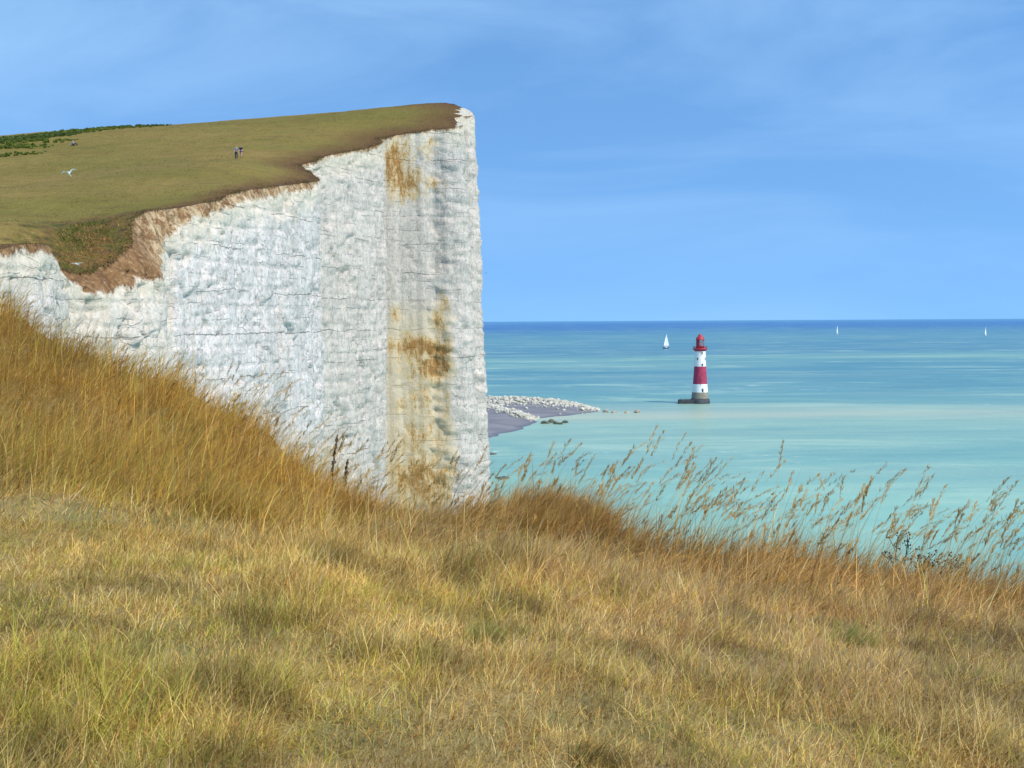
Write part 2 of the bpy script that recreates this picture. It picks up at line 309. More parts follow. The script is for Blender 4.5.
# ------------------------------------------------------------------ CLIFF face
def wall(line_xy, line_z, nor, s_, soil, lean, depth_to, step, amp=1.0, batter=0.045, flat=None, bat=None):
    n = len(line_xy); rows = []
    H = line_z - depth_to; nv = int(H.max() / step); t = np.linspace(0, 1, nv + 1) ** 1.08
    T, I = np.meshgrid(t, np.arange(n), indexing='ij'); d = T * H[None]; z = line_z[None] - d; s = np.broadcast_to(s_[None], z.shape)
    so_ = soil[None]; le = lean[None]
    off = np.minimum(d, so_) * le + np.maximum(d - so_, 0) * (batter if bat is None else bat[None])
    fade = sstep(0, 1.5, d)
    rel = 0
    rel = rel + (fbm(s * 0.045, z * 0.02, 3, 21) - 0.5) * 3.0 * sstep(2, 20, d)             # large bays
    rel = rel + (1 - np.abs(fbm(s * 0.16, z * 0.035, 4, 22) * 2 - 1) * 2) * 0.28 * sstep(0, 6, d)    # vertical ribs
    zz = z + (fbm(s * 0.05, z * 0.3, 2, 31) - .5) * 1.2
    blk = vnoise(np.floor(s * 0.42 + (vnoise(z * .3, s * .1, 6) - .5) * 1.6), np.floor(zz * 0.42), 41) # spalled blocks
    rel = rel + (blk - .5) * 0.12 * fade * (fbm(s * .08, z * .08, 2, 77) > .5)
    blk2 = vnoise(np.floor(s * 1.1 + z * .07), np.floor(zz * 1.3), 43); rel = rel + (blk2 - .5) * 0.0 * fade
    rel = rel + (fbm(s * 1.3, z * 0.8, 3, 45) - .5) * 0.16 * fade
    ws = s + (fbm(s * .3, z * .3, 3, 50) - .5) * 2.5; wz = zz + (fbm(s * .3, z * .3, 3, 51) - .5) * 2.0
    fac = facets(ws, wz, 4.2, 5.5, .15, .07, 1) + facets(ws, wz, 1.5, 1.9, .085, .10, 2)
    rel = rel + fac * fade
    ck = fbm(s * 0.30 + (fbm(s * .1, z * .15, 3, 66) - .5) * 1.2, z * 0.04, 3, 67); rel = rel - np.exp(-((ck - .5) / .012) ** 2) * 0.7 * fade
    led = (zz / 2.3) % 1.0; rel = rel - np.exp(-((led - 0.5) / 0.06) ** 2) * 0.16 * fade * (fbm(s * .1, z * .1, 2, 8) > .42)
    gul = np.clip(1 - np.abs(d - so_) / 2.0, 0, 1); rel = rel + gul * (fbm(s * 1.1, z * .2, 3, 55) - .5) * 0.8
    fl = np.ones(n) if flat is None else flat
    rel = rel * fl[None]
    if bat is not None: rel = rel + ((line_xy[:, 1] > 211) & (line_xy[:, 1] < 240))[None] * fade * ((fbm(z * .35, s * .25, 5, 88) - .5) * .5 + facets(s, z, 2.5, 3.2, .16, .08, 5) + (vnoise(np.floor(z * 1.1 + s * .3), np.floor(s * .5), 89) - .5) * .28)
    for yc, wd_ in ((171.5, 3.5), (206.5, 1.6)):   # clefts between the buttresses
        if bat is not None: rel = rel - (np.exp(-((line_xy[:, 1] - yc) / wd_) ** 2))[None] * 1.0 * fade * (.5 + fbm(z * .12, z * 0, 3, 90))
    off = off + rel * amp
    x = line_xy[:, 0][None] + nor[:, 0][None] * off; y = line_xy[:, 1][None] + nor[:, 1][None] * off
    V = np.stack([x, y, z], -1).reshape(-1, 3); idx = np.arange((nv + 1) * n).reshape(nv + 1, n)
    Fc = np.stack([idx[:-1, :-1], idx[1:, :-1], idx[1:, 1:], idx[:-1, 1:]], -1).reshape(-1, 4)
    return V, Fc, d, (d - so_)
def stain_map(px, py):
    """ochre iron staining, given as soft blots on the end buttress"""
    s = np.zeros(px.shape)
    px = px + (fbm(py * .05, px * .04, 3, 140) - .5) * 14 * sstep(395, 425, px); py = py + (fbm(px * .08, py * .03, 3, 141) - .5) * 16
    for cx, cy, rx, ry, a in [(396, 162, 14, 30, .95), (406, 180, 20, 18, 1.0), (432, 184, 18, 8, .8), (424, 152, 14, 14, .6), (441, 316, 7, 26, .75), (396, 308, 10, 14, .55), (424, 348, 38, 13, 1.1), (434, 366, 26, 18, .98), (404, 366, 14, 24, .65),
                              (424, 400, 34, 34, .6), (420, 445, 38, 26, .66), (420, 480, 38, 26, 1.0)]:
        s = np.maximum(s, a * np.exp(-(((px - cx) / rx) ** 2 + ((py - cy) / ry) ** 2) * 0.8))
    return s * sstep(383, 387, px) * (1 - sstep(448, 462, px))
sel = slice(0, len(fr))
V, Fc, d, ds = wall(fr[:, :2], fr_z, nor, s_, fr[:, 2], fr[:, 3], -1.0, 0.40, flat=1 - .62 * sstep(203, 207, fr[:, 1]) * (fr[:, 1] < 262), bat=np.interp(fr[:, 1], [20, 95, 125, 175, 205, 210, 213, 216, 500], [.04, .03, .02, .0, .0, .015, .03, .035, .04]))
nrow = d.shape[0]
me = np_mesh('cliff', V, Fc)
set_f(me, 'soil', ds.ravel()); 
qx, qy = project(V)
on_end = ((V[:, 1] > 203) & (V[:, 1] < 214)).astype(float)
set_f(me, 'stain', stain_map(qx, qy) * on_end); set_f(me, 'tan', on_end * sstep(384, 390, qx) * (1 - sstep(444, 462, qx + (fbm(V[:, 2] * .25, V[:, 0] * .2, 4, 142) - .5) * 30)) * (sstep(285, 345, qy) * .9 + .35))
warm = sstep(40, 70, qx) * (1 - sstep(168, 176, qx)) * (V[:, 1] < 135)
set_f(me, 'warm', warm)
m = NM('chalk')
P_ = m.geo.outputs['Position']
xz = m.n('ShaderNodeSeparateXYZ'); m.l(P_, xz.inputs[0]); Zc = xz.outputs[2]
big = m.noise(0.07, 4, 0.55, stretch=(1, 1, 0.6)); mid = m.noise(0.7, 7, 0.8, stretch=(1, 1, 0.8)); fin = m.noise(3.2, 5, 0.75, stretch=(1, 1, 0.8)); streak = m.noise(1.1, 6, 0.7, stretch=(1, 1, 0.12)); grain = m.noise(2.2, 7, 0.82, stretch=(1.3, 1.3, 0.75), loc=(2, 2, 2)); wob = m.noise(0.16, 5, 0.7, stretch=(1, 1, 1.5))
far_ = m.rng(xz.outputs[1], 164, 172)
c = m.mix(m.rng(mid, 0.42, 0.58), (0.64, 0.64, 0.63), (0.80, 0.80, 0.79))
c = m.mix(m.math('MULTIPLY', far_, 0.8), c, m.mix(m.rng(mid, 0.36, 0.66), (0.49, 0.475, 0.42), (0.71, 0.69, 0.63)))
c = m.mix(m.rng(streak, 0.54, 0.66, 0, 0.35), c, (0.48, 0.485, 0.45))
c = m.mix(m.rng(big, 0.50, 0.66, 0, 0.35), c, (0.49, 0.475, 0.42))
c = m.mix(m.rng(fin, 0.52, 0.72, 0, 0.42), c, (0.42, 0.415, 0.39)); c = m.mix(m.rng(grain, 0.525, 0.56, 0, 0.72), c, (0.36, 0.355, 0.335)); c = m.mix(m.rng(grain, 0.44, 0.30, 0, 0.5), c, (0.88, 0.89, 0.89))
# warm weathered chalk just below the turf and round the slump
so2 = m.attr('soil', False)
c = m.mix(1, c, (0.965, 0.875, 0.835), 'MULTIPLY')
fr2 = m.noise(0.33, 5, 0.7, stretch=(1.6, 1.6, 0.09), loc=(17, 2, 5)); fr2 = m.math('ABSOLUTE', m.math('SUBTRACT', fr2, 0.5)); c = m.mix(m.math('MULTIPLY', m.rng(fr2, 0.012, 0.002), 0.5), c, (0.22, 0.22, 0.21))
scar = m.noise(0.17, 6, 0.72, stretch=(1.2, 1.2, 0.5), loc=(31, 4, 9)); c = m.mix(m.rng(scar, 0.56, 0.66, 0, 0.55), c, (0.37, 0.365, 0.325)); c = m.mix(m.rng(m.noise(0.9, 5, 0.7, stretch=(1, 1, .7), loc=(9, 9, 4)), 0.64, 0.68, 0, 0.45), c, (0.30, 0.295, 0.27))
wm = m.math('MAXIMUM', m.rng(m.math('ADD', so2, m.math('MULTIPLY', mid, 5)), 7.0, 3.0, 0, 0.85), m.math('MULTIPLY', m.attr('warm', False), m.rng(mid, 0.3, 0.75, 0.2, 0.75)))
c = m.mix(wm, c, m.mix(m.rng(fin, 0.3, 0.7), (0.50, 0.40, 0.27), (0.80, 0.72, 0.60)))
# flint bands and cracks
zl = m.math('ADD', Zc, m.math('MULTIPLY', wob, 1.6))
l1 = m.math('ABSOLUTE', m.math('SUBTRACT', m.math('FRACT', m.math('DIVIDE', zl, 4.9)), 0.5)); l1 = m.math('MULTIPLY', m.rng(l1, 0.012, 0.004), m.rng(m.noise(0.14, 4, 0.7, stretch=(1, 1, .5), loc=(5, 5, 5)), 0.47, 0.56))
l2 = m.math('ABSOLUTE', m.math('SUBTRACT', m.math('FRACT', m.math('DIVIDE', m.math('ADD', zl, m.math('MULTIPLY', m.noise(.3, 2), .8)), 1.7)), 0.5)); l2 = m.math('MULTIPLY', m.rng(l2, 0.05, 0.015), m.rng(m.noise(0.4, 5, 0.75, loc=(9, 5, 1)), 0.48, 0.60))
cv = m.n('ShaderNodeTexVoronoi', feature='DISTANCE_TO_EDGE'); cv.inputs['Scale'].default_value = 0.55
mpv = m.n('ShaderNodeMapping'); mpv.inputs['Scale'].default_value = (1, 1, 1.5); m.l(P_, mpv.inputs[0]); m.l(mpv.outputs[0], cv.inputs['Vector'])
ck = m.math('MULTIPLY', m.rng(cv.outputs[0], 0.035, 0.01), m.rng(m.noise(0.35, 3, 0.6, loc=(2, 7, 1)), 0.50, 0.62))
c = m.mix(m.math('MULTIPLY', l1, 0.78), c, (0.16, 0.16, 0.15)); c = m.mix(m.math('MULTIPLY', l2, 0.55), c, (0.22, 0.23, 0.23)); c = m.mix(m.math('MULTIPLY', ck, 0.45), c, (0.24, 0.25, 0.25))
# ochre stains
st = m.math('ADD', m.attr('stain', False), m.math('MULTIPLY', m.math('SUBTRACT', m.noise(0.8, 8, 0.85, stretch=(1, 1, 0.38), loc=(3, 3, 3)), 0.5), 3.0)); st = m.math('MULTIPLY', st, m.rng(m.attr('stain', False), 0.02, 0.2))
c = m.mix(m.rng(m.math('ADD', m.attr('tan', False), m.math('MULTIPLY', m.math('SUBTRACT', mid, .5), 1.6)), .35, .9, 0, .6), c, (0.58, 0.47, 0.30))
c = m.mix(m.rng(st, 0.34, 0.75, 0, 0.85), c, m.mix(m.rng(fin, 0.35, 0.7), (0.52, 0.32, 0.10), (0.66, 0.52, 0.29)))
c = m.mix(m.rng(st, 0.64, 0.95, 0, 0.9), c, (0.27, 0.13, 0.035))
# soil
sg = m.math('ADD', so2, m.math('MULTIPLY', m.math('SUBTRACT', m.noise(0.7, 6, 0.78, stretch=(1, 1, 0.55)), 0.5), 3.4))
soilc = m.mix(m.rng(mid, 0.35, 0.65), (0.13, 0.066, 0.028), (0.33, 0.18, 0.075)); soilc = m.mix(m.rng(fin, 0.45, 0.7, 0, .6), soilc, (0.10, 0.05, 0.035))
creamy = m.math('MULTIPLY', m.rng(m.noise(0.9, 7, 0.8, stretch=(1, 1, .8), loc=(7, 1, 1)), 0.44, 0.56, 0, .9), m.rng(xz.outputs[1], 116, 120)); soilc = m.mix(creamy, soilc, (0.58, 0.43, 0.26)); soilc = m.mix(m.rng(m.noise(1.3, 6, .8, stretch=(1.2, 1.2, .5)), .50, .60, 0, .75), soilc, (0.11, 0.055, 0.03)); soilc = m.mix(m.rng(m.noise(2.0, 6, .8, loc=(8, 8, 1)), .52, .62, 0, .7), soilc, (0.42, 0.28, 0.15))
c = m.mix(m.rng(sg, 0.15, -0.25), c, soilc)
m.color(c); m.b.inputs['Specular IOR Level'].default_value = 0.15
hh = m.math('ADD', m.math('MULTIPLY', mid, 0.45), m.math('MULTIPLY', fin, 0.45)); hh = m.math('SUBTRACT', hh, m.math('ADD', m.math('MULTIPLY', l1, 0.5), m.math('MULTIPLY', m.math('ADD', l2, ck), 0.22)))
m.bump(hh, 0.85, 0.38)
CHALK = m.m
cl = link('cliff', me, CHALK, smooth=False); tag(cl, kind='structure')

# ------------------------------------------------------------------ FOREGROUND ground
G = [at(a, b, d) for a, b, d in [(-150, 312, 17), (0, 324, 15), (50, 336, 14.4), (100, 358, 13.8), (160, 389, 13.2), (220, 422, 12.6), (300, 472, 11.8), (350, 497, 11.4), (400, 516, 11), (450, 520, 10.8), (500, 520, 10.6), (560, 520, 10.4),
      (600, 526, 10.3), (650, 545, 10.2), (700, 553, 10.1), (800, 567, 10), (900, 583, 9.9), (1024, 592, 9.8), (1150, 600, 9.6),
      (0, 470, 9.5), (120, 500, 8.8), (0, 430, 11), (200, 500, 9.8), (0, 600, 6.3), (300, 560, 7.8), (500, 590, 7.2), (700, 620, 7.2), (900, 650, 7), (1024, 668, 6.8), (0, 768, 4.2), (512, 768, 4.3), (1024, 768, 4.9), (1300, 768, 5.0), (-300, 768, 4), (-300, 500, 8), (-300, 340, 15)]]
GC = [tuple(p) for p in G] + [(0, 0, EYE - 1.6), (-6, 0, EYE - 1.3), (6, 0, EYE - 2.1), (0, -12, EYE - 1.7), (-14, -12, EYE - 1.2), (-14, 12, EYE - .2), (-26, 30, EYE + 1.6), (-60, 30, EYE + 3), (12, -8, EYE - 3)]
g_tps = TPS(GC, 2e-5)
def ground_z(x, y):
    return g_tps(x, y) + (fbm(x * 1.3, y * 1.3, 3, 63) - .5) * .55 * sstep(8.2, 11, y) * sstep(17, 15, y) + (fbm(x * 0.9, y * 0.9, 3, 61) - .5) * 0.16 + (fbm(x * 3.1, y * 3.1, 2, 62) - .5) * 0.06
rim = [(-60, 42), (-26, 42), (-18.5, 29), (-13.5, 20.5)] + [(p.x, p.y) for p in G[1:18]] + [(6.2, 8.4), (8.5, 5), (10, 0), (14, -10), (30, -30)]
rimr = smooth_line(resample(rim, 0.12), 6); rs = np.r_[0, np.cumsum(np.linalg.norm(np.diff(rimr, axis=0), axis=1))]
tn = np.gradient(smooth_line(rimr, 10), axis=0); tn /= np.linalg.norm(tn, axis=1)[:, None]; rn = np.c_[-tn[:, 1], tn[:, 0]]
rimr += rn * ((fbm(rs * .8, rs * 0, 3, 71) - .5) * 0.5)[:, None]
gpoly = np.vstack([rimr, [(30, -45), (-60, -45)]])
GP = np.vstack([jit(-9, 7, 2, 17, 0.16), jit(-60, -9, -45, 42, 1.5), jit(-9, 30, -45, 2, 1.5)]); ok = in_poly(GP[:, 0], GP[:, 1], gpoly); GP = GP[ok]; dg = dist_line(GP[:, 0], GP[:, 1], rimr[::2]); GP = GP[dg > .08]
v2, tri = fill(gpoly, GP); gz = ground_z(v2[:, 0], v2[:, 1]); dg = dist_line(v2[:, 0], v2[:, 1], rimr[::2])
me = np_mesh('ground', np.c_[v2, gz], tri)
m = NM('dry_soil'); n1 = m.noise(2.5, 5, 0.7); n2 = m.noise(25, 4, 0.7)
c = m.mix(m.rng(n1, .35, .65), (0.20, 0.145, 0.05), (0.32, 0.225, 0.085)); c = m.mix(m.rng(n2, .4, .7, 0, .7), c, (0.42, 0.31, 0.13)); c = m.mix(m.rng(m.noise(1.1, 3), .5, .65, 0, .6), c, (0.10, 0.11, 0.03)); m.color(c); m.bump(n2, .7, .04)
gr = link('ground', me, m.m); tag(gr, kind='structure')
# the near cliff under our feet
rr = smooth_line(resample(rim, 0.7), 2); rss = np.r_[0, np.cumsum(np.linalg.norm(np.diff(rr, axis=0), axis=1))]; tn = np.gradient(smooth_line(rr, 8), axis=0); tn /= np.linalg.norm(tn, axis=1)[:, None]; rn2 = np.c_[-tn[:, 1], tn[:, 0]]
V, Fc, d, ds = wall(rr - rn2 * .15, g_tps(rr[:, 0], rr[:, 1]) - .25, rn2, rss, np.full(len(rr), .8), np.full(len(rr), .2), -1, 0.9)
me = np_mesh('near_cliff', V, Fc[:, ::-1]); set_f(me, 'soil', ds.ravel()); set_f(me, 'stain', np.zeros(len(V))); set_f(me, 'warm', np.zeros(len(V)))
tag(link('near_cliff', me, CHALK, smooth=False), kind='structure')

# ------------------------------------------------------------------ BEACH
shore = [on_sea(a, b) for a, b in [(420, 470), (470, 452), (486, 443), (497, 439), (508, 434), (520, 431), (535, 426), (541, 422), (536, 419.5), (546, 418), (570, 416), (592, 413.5), (604, 411)]]
bp = np.array([(-60, 330), (-12, 330)] + [(p.x, p.y) for p in shore] + [(47, 712), (40, 745), (15, 780), (-30, 800), (-90, 800), (-160, 700), (-160, 420)])
bp = resample(bp, 3.0); bp = smooth_line(bp, 2); bp += (np.stack([fbm(bp[:, 0] * .1, bp[:, 1] * .1, 3, 81), fbm(bp[:, 0] * .1, bp[:, 1] * .1, 3, 82)], 1) - .5) * 5
BQ = jit(-165, 62, 325, 805, 2.2); ok = in_poly(BQ[:, 0], BQ[:, 1], bp); BQ = BQ[ok]; dq = dist_line(BQ[:, 0], BQ[:, 1], bp); BQ = BQ[dq > .8]
v2, tri = fill(bp[:-1], BQ); db_ = dist_line(v2[:, 0], v2[:, 1], bp)
def spine_d(x, y): return dist_line(np.atleast_1d(x), np.atleast_1d(y), SP)
SP = np.array([tuple(on_sea(a, b))[:2] for a, b in [(440, 402), (490, 403), (530, 402.5), (560, 403.5), (580, 406), (597, 409.5)]])
SP2 = np.array([tuple(on_sea(a, b))[:2] for a, b in [(455, 404), (487, 410), (500, 414), (520, 418), (537, 420.5)]])
def beach_z(x, y, db):
    z = np.minimum(db * 0.11, 2.0) - 0.3
    z = z + 1.6 * np.exp(-(dist_line(x, y, SP) / 20) ** 2) * sstep(0, 12, db) + 1.0 * np.exp(-(dist_line(x, y, SP2) / 7) ** 2) * sstep(0, 8, db)
    return z + (fbm(x * .08, y * .08, 3, 91) - .5) * .6
me = np_mesh('beach', np.c_[v2, beach_z(v2[:, 0], v2[:, 1], db_)], tri)
m = NM('shingle'); n1 = m.noise(.06, 4, .6, stretch=(.5, 1, 1)); n2 = m.noise(1.2, 4, .7)
c = m.mix(m.rng(n1, .4, .6), (0.15, 0.145, 0.155), (0.22, 0.21, 0.22)); c = m.mix(m.rng(n2, .45, .7, 0, .6), c, (0.18, 0.17, 0.21))
xz = m.n('ShaderNodeSeparateXYZ'); m.l(m.geo.outputs['Position'], xz.inputs[0]); c = m.mix(m.rng(xz.outputs[2], 0.55, 0.1), c, (0.11, 0.12, 0.15)); m.color(c); m.bump(n2, .6, .3)
tag(link('beach', me, m.m), kind='structure')

# boulders of fallen chalk
def rock_mesh(name, seed, sub=2, flat=.7):
    bm = bmesh.new(); bmesh.ops.create_icosphere(bm, subdivisions=sub, radius=1)
    for v in bm.verts:
        p = v.co.copy(); k = 1 + .45 * mnoise.noise(p * 1.2 + Vector((seed, 0, 0))) + .18 * mnoise.noise(p * 3 + Vector((0, seed, 0)))
        v.co = Vector((p.x * 1.15, p.y, p.z * flat)) * k
    me = bpy.data.meshes.new(name); bm.to_mesh(me); bm.free(); return me
m = NM('fallen_chalk'); n = m.noise(.5, 4, .7); n2 = m.noise(.13, 3); c = m.mix(m.rng(n, .35, .65), (0.36, 0.33, 0.26), (0.66, 0.62, 0.53)); c = m.mix(m.rng(n2, .5, .7, 0, .75), c, (0.30, 0.30, 0.20)); m.color(c); m.bump(n, .6, .4); FCH = m.m
DROCK = plain('weedy_rock', (0.10, 0.105, 0.075), .85, .4, .8); BROCK = plain('tan_rock', (0.36, 0.31, 0.24), .85, .3, .8)
protos = [rock_mesh('boulder_shape', s * 7.3, 1) for s in range(6)]
pv = [np.array([v.co[:] for v in q.vertices]) for q in protos]; pf = [np.array([p.vertices[:] for p in q.polygons]) for q in protos]
vs = []; fs = []; o_ = 0; cnt = 0; spots_big = []
while cnt < 4200:
    line, wd = (SP, 24) if random.random() < .8 else (SP2, 5)
    k = random.randrange(len(line) - 1); p = line[k] + (line[k + 1] - line[k]) * random.random() + np.array([random.gauss(0, wd * .35), random.gauss(0, wd)])
    if line is SP and p[0] > 30: p[1] = line[-1][1] + (p[1] - line[-1][1]) * .5
    if not in_poly(np.array([p[0]]), np.array([p[1]]), bp)[0]: continue
    dd = dist_line(np.array([p[0]]), np.array([p[1]]), bp)[0]
    if dd < .6: continue
    r = min(1.75, .28 + random.expovariate(2.5)); zb = float(beach_z(np.array([p[0]]), np.array([p[1]]), np.array([dd]))[0])
    if r > 1.45: spots_big.append((p[0], p[1], zb, r)); cnt += 1; continue
    i = random.randrange(6); a = random.random() * 6.28; M = np.array([[math.cos(a), -math.sin(a), 0], [math.sin(a), math.cos(a), 0], [0, 0, 1]]) * r
    vs.append(pv[i] @ M.T + [p[0], p[1], zb + r * .25]); fs.append(pf[i] + o_); o_ += len(pv[i]); cnt += 1
rub = link('rubble', np_mesh('rubble', np.vstack(vs), np.vstack(fs)), FCH, smooth=False); tag(rub, 'bank of pale fallen chalk rubble along the shingle spit beyond the cliff foot', 'rubble', kind='stuff')
big0 = None
for i, (x, y, z, r) in enumerate(spots_big[:60]):
    o = link('boulder', protos[i % 6], None, smooth=False) if i >= 6 else link('boulder', protos[i], FCH, smooth=False)
    o.location = (x, y, z + r * .3); o.scale = (r, r, r); o.rotation_euler = (0, 0, random.random() * 6)
    tag(o, 'large pale chalk boulder among the rubble on the shingle spit', 'boulder', 'large chalk boulders on the spit')
dr = [(545, 423.6, 2.2, 'first dark weedy rock from the shingle at the waterline below the spit'), (551, 422.7, 2.8, 'tallest dark weedy rock in the row off the shingle point'), (556, 424, 1.9, 'dark weedy rock in the middle of the row off the shingle point'), (560, 424.3, 1.5, 'low dark weedy rock near the outer end of the row off the shingle'), (565, 422.8, 1.9, 'outermost dark weedy rock of the row off the shingle point'),
      (606, 412.2, 2.3, 'brown rock at the very tip of the chalk spit'), (614, 412.8, 1.6, 'small tan rock just off the tip of the spit'), (627, 413, 1.8, 'pale low rock alone in the water beyond the spit tip'), (637, 412.6, 2.4, 'brown rock standing farthest out in the water from the spit')]
for i, (a, b, r, lb) in enumerate(dr):
    p = on_sea(a, b); me_ = rock_mesh('rock', 50 + i * 3.1, 2, .75); o = link('rock', me_, DROCK if i < 5 else BROCK, smooth=False); o.location = (p.x, p.y, r * .15); r *= .72; o.scale = (r * 1.2, r, r); o.rotation_euler = (0, 0, i); tag(o, lb, 'rock')
for a, b, r, lb in [(491, 454, 3.2, 'dark weed covered reef patch in the shallows nearest the cliff edge'), (503, 478, 3.4, 'green weedy reef patch in the water above the grass tips by the cliff foot')]:
    p = on_sea(a, b); o = link('reef_patch', rock_mesh('reef_patch', a, 3, .12), DROCK); o.location = (p.x, p.y, 0); o.scale = (r * .62, r * .9, r); tag(o, lb, 'reef')

# ------------------------------------------------------------------ LIGHTHOUSE
def lathe(name, prof, mats, parent, seg=48, smooth=True, matidx=None, cap=True):
    bm = bmesh.new(); rings = []
    for r, z in prof: rings.append([bm.verts.new((r * math.cos(2 * math.pi * k / seg), r * math.sin(2 * math.pi * k / seg), z)) for k in range(seg)])
    for i in range(len(rings) - 1):
        for k in range(seg):
            f = bm.faces.new((rings[i][k], rings[i][(k + 1) % seg], rings[i + 1][(k + 1) % seg], rings[i + 1][k])); f.material_index = matidx[i] if matidx else 0; f.smooth = smooth
    if cap: bm.faces.new(rings[-1]); bm.faces.new(rings[0][::-1])
    me = bpy.data.meshes.new(name); bm.to_mesh(me); bm.free(); return link(name, me, mats, parent, smooth=False)
def box_bm(bm, c, s, rz=0):
    r = bmesh.ops.create_cube(bm, size=1); M = Matrix.Translation(c) @ Matrix.Rotation(rz, 4, 'Z') @ Matrix.Diagonal((*s, 1)); bmesh.ops.transform(bm, matrix=M, verts=r['verts']); return r['verts']
def cyl_bm(bm, a, b, r, seg=8):
    a = Vector(a); b = Vector(b); d = b - a; q = d.to_track_quat('Z', 'Y').to_matrix().to_4x4()
    rr = bmesh.ops.create_cone(bm, cap_ends=True, segments=seg, radius1=r, radius2=r, depth=d.length); bmesh.ops.transform(bm, matrix=Matrix.Translation((a + b) / 2) @ q, verts=rr['verts'])
def bobj(name, bm, mat, parent, bevel=0, smooth=False):
    me = bpy.data.meshes.new(name); bm.to_mesh(me); bm.free(); o = link(name, me, mat, parent, smooth=smooth)
    if bevel: b = o.modifiers.new('bevel', 'BEVEL'); b.width = bevel; b.segments = 2
    return o
WHITE = plain('white_paint', (0.80, 0.80, 0.78), .55, .06, .5); RED = plain('faded_red_paint', (0.36, 0.035, 0.085), .6, .25, .5); RED2 = plain('red_metal_paint', (0.38, 0.03, 0.05), .5, .12, .8)
GRAN = plain('granite', (0.27, 0.245, 0.19), .85, .25, .6); DARK = plain('dark_wet_stone', (0.05, 0.055, 0.06), .7, .35, .4); BLACK = plain('dark_opening', (0.03, 0.035, 0.04), .4, .1)
gl = NM('lantern_glass'); gl.color((0.7, 0.8, 0.85)); gl.b.inputs['Transmission Weight'].default_value = .85; gl.b.inputs['Roughness'].default_value = .05; GLASS = gl.m
lb_ = on_sea(700, 403.3); k = lb_.y / F  # metres per pixel there
lh = empty('lighthouse', (lb_.x, lb_.y, 0), 0.0); tag(lh, 'red and white banded lighthouse standing in the sea off the spit', 'lighthouse')
Hh = lambda py: (403.3 - py) * k
# foundation
lathe('foundation', [(6.3, -1.5), (6.3, .9), (6.0, 1.3), (6.0, 2.6), (5.7, 2.8)], DARK, lh)
bm = bmesh.new(); box_bm(bm, (-8.2, -1.5, .5), (11, 5.5, 3.6)); box_bm(bm, (-8.8, -1.5, 2.45), (8.6, 4.5, .3)); bobj('landing_platform', bm, DARK, lh, .15)
bm = bmesh.new()
for xx in np.linspace(-12.8, -4.8, 6): cyl_bm(bm, (xx, -3.5, 2.5), (xx, -3.5, 3.6), .07)
cyl_bm(bm, (-12.8, -3.5, 3.55), (-4.8, -3.5, 3.55), .06); bobj('handrail', bm, DARK, lh)
zs = [2.8, Hh(392), Hh(383.8), Hh(366.2), Hh(351)]
def rad(z): t = (z - 2.8) / (Hh(351) - 2.8); return 3.35 + (5.35 - 3.35) * (1 - t) ** 1.55
prof = []; mi = []; N = 44
cuts = sorted(set(list(np.linspace(2.8, zs[4], N)) + zs[1:4]))
for i, zc in enumerate(cuts):
    prof.append((rad(zc), zc))
    if i < len(cuts) - 1:
        zm = (zc + cuts[i + 1]) / 2; mi.append(0 if zm < zs[1] else 1 if zm < zs[2] else 2 if zm < zs[3] else 1)
lathe('tower', prof, [GRAN, WHITE, RED], lh, 64, True, mi)
# windows, dark with frames
for a, b, w_, h_ in [(700.6, 352.6, .8, 1.5), (696.5, 358.6, .8, 1.3), (701, 364.6, .9, 1.5), (704, 358.6, .8, 1.3)]:
    zc = Hh(b); xx = (a - 699.6) * k; rr = rad(zc); yy = -math.sqrt(max(.1, rr * rr - xx * xx)); ang = math.atan2(xx, -yy)
    bm = bmesh.new(); box_bm(bm, (0, 0, 0), (w_, .3, h_)); fo = bobj('window', bm, BLACK, lh); fo.location = (xx, yy, zc); fo.rotation_euler = (0, 0, ang)
    bm = bmesh.new()
    for c_, s__ in [((0, -.17, h_ / 2 + .08), (w_ + .4, .14, .16)), ((0, -.17, -h_ / 2 - .08), (w_ + .5, .2, .16)), ((-w_ / 2 - .08, -.17, 0), (.16, .12, h_)), ((w_ / 2 + .08, -.17, 0), (.16, .12, h_))]: box_bm(bm, c_, s__)
    bobj('window_frame', bm, WHITE, fo)
bm = bmesh.new()
for q in (-.25, .25): cyl_bm(bm, (q - .4, -rad(zs[2]) - .25, 3), (q - .4, -rad(zs[2]) + .1, zs[2] + 4), .05)
bobj('ladder', bm, DARK, lh)
bm = bmesh.new(); box_bm(bm, (0, 0, 0), (1.0, .3, 2.1)); dd_ = bobj('door', bm, BLACK, lh); dd_.location = (.9, -rad(zs[1] + 1.3) + .06, zs[1] + 1.3)
# corbelled gallery
g0 = zs[4]
lathe('gallery', [(3.3, g0), (3.6, g0 + .3), (4.3, g0 + .9), (4.45, g0 + 1.3), (4.45, g0 + 1.75), (4.2, g0 + 1.8)], RED2, lh)
bm = bmesh.new()
for q in range(28):
    a = q / 28 * 6.283; cyl_bm(bm, (4.3 * math.cos(a), 4.3 * math.sin(a), g0 + 1.75), (4.3 * math.cos(a), 4.3 * math.sin(a), g0 + 2.95), .06, 6)
for h_ in (2.3, 2.95):
    for q in range(28):
        a = q / 28 * 6.283; b = (q + 1) / 28 * 6.283; cyl_bm(bm, (4.3 * math.cos(a), 4.3 * math.sin(a), g0 + h_), (4.3 * math.cos(b), 4.3 * math.sin(b), g0 + h_), .06, 6)
bobj('railing', bm, RED2, lh)
lathe('watch_room', [(2.55, g0 + 1.7), (2.55, g0 + 3.0), (2.7, g0 + 3.0), (2.7, g0 + 3.2)], RED2, lh)
z0 = g0 + 3.2; z1 = z0 + 3.8
lathe('lantern_glazing', [(2.35, z0), (2.35, z1)], GLASS, lh, 16, False)
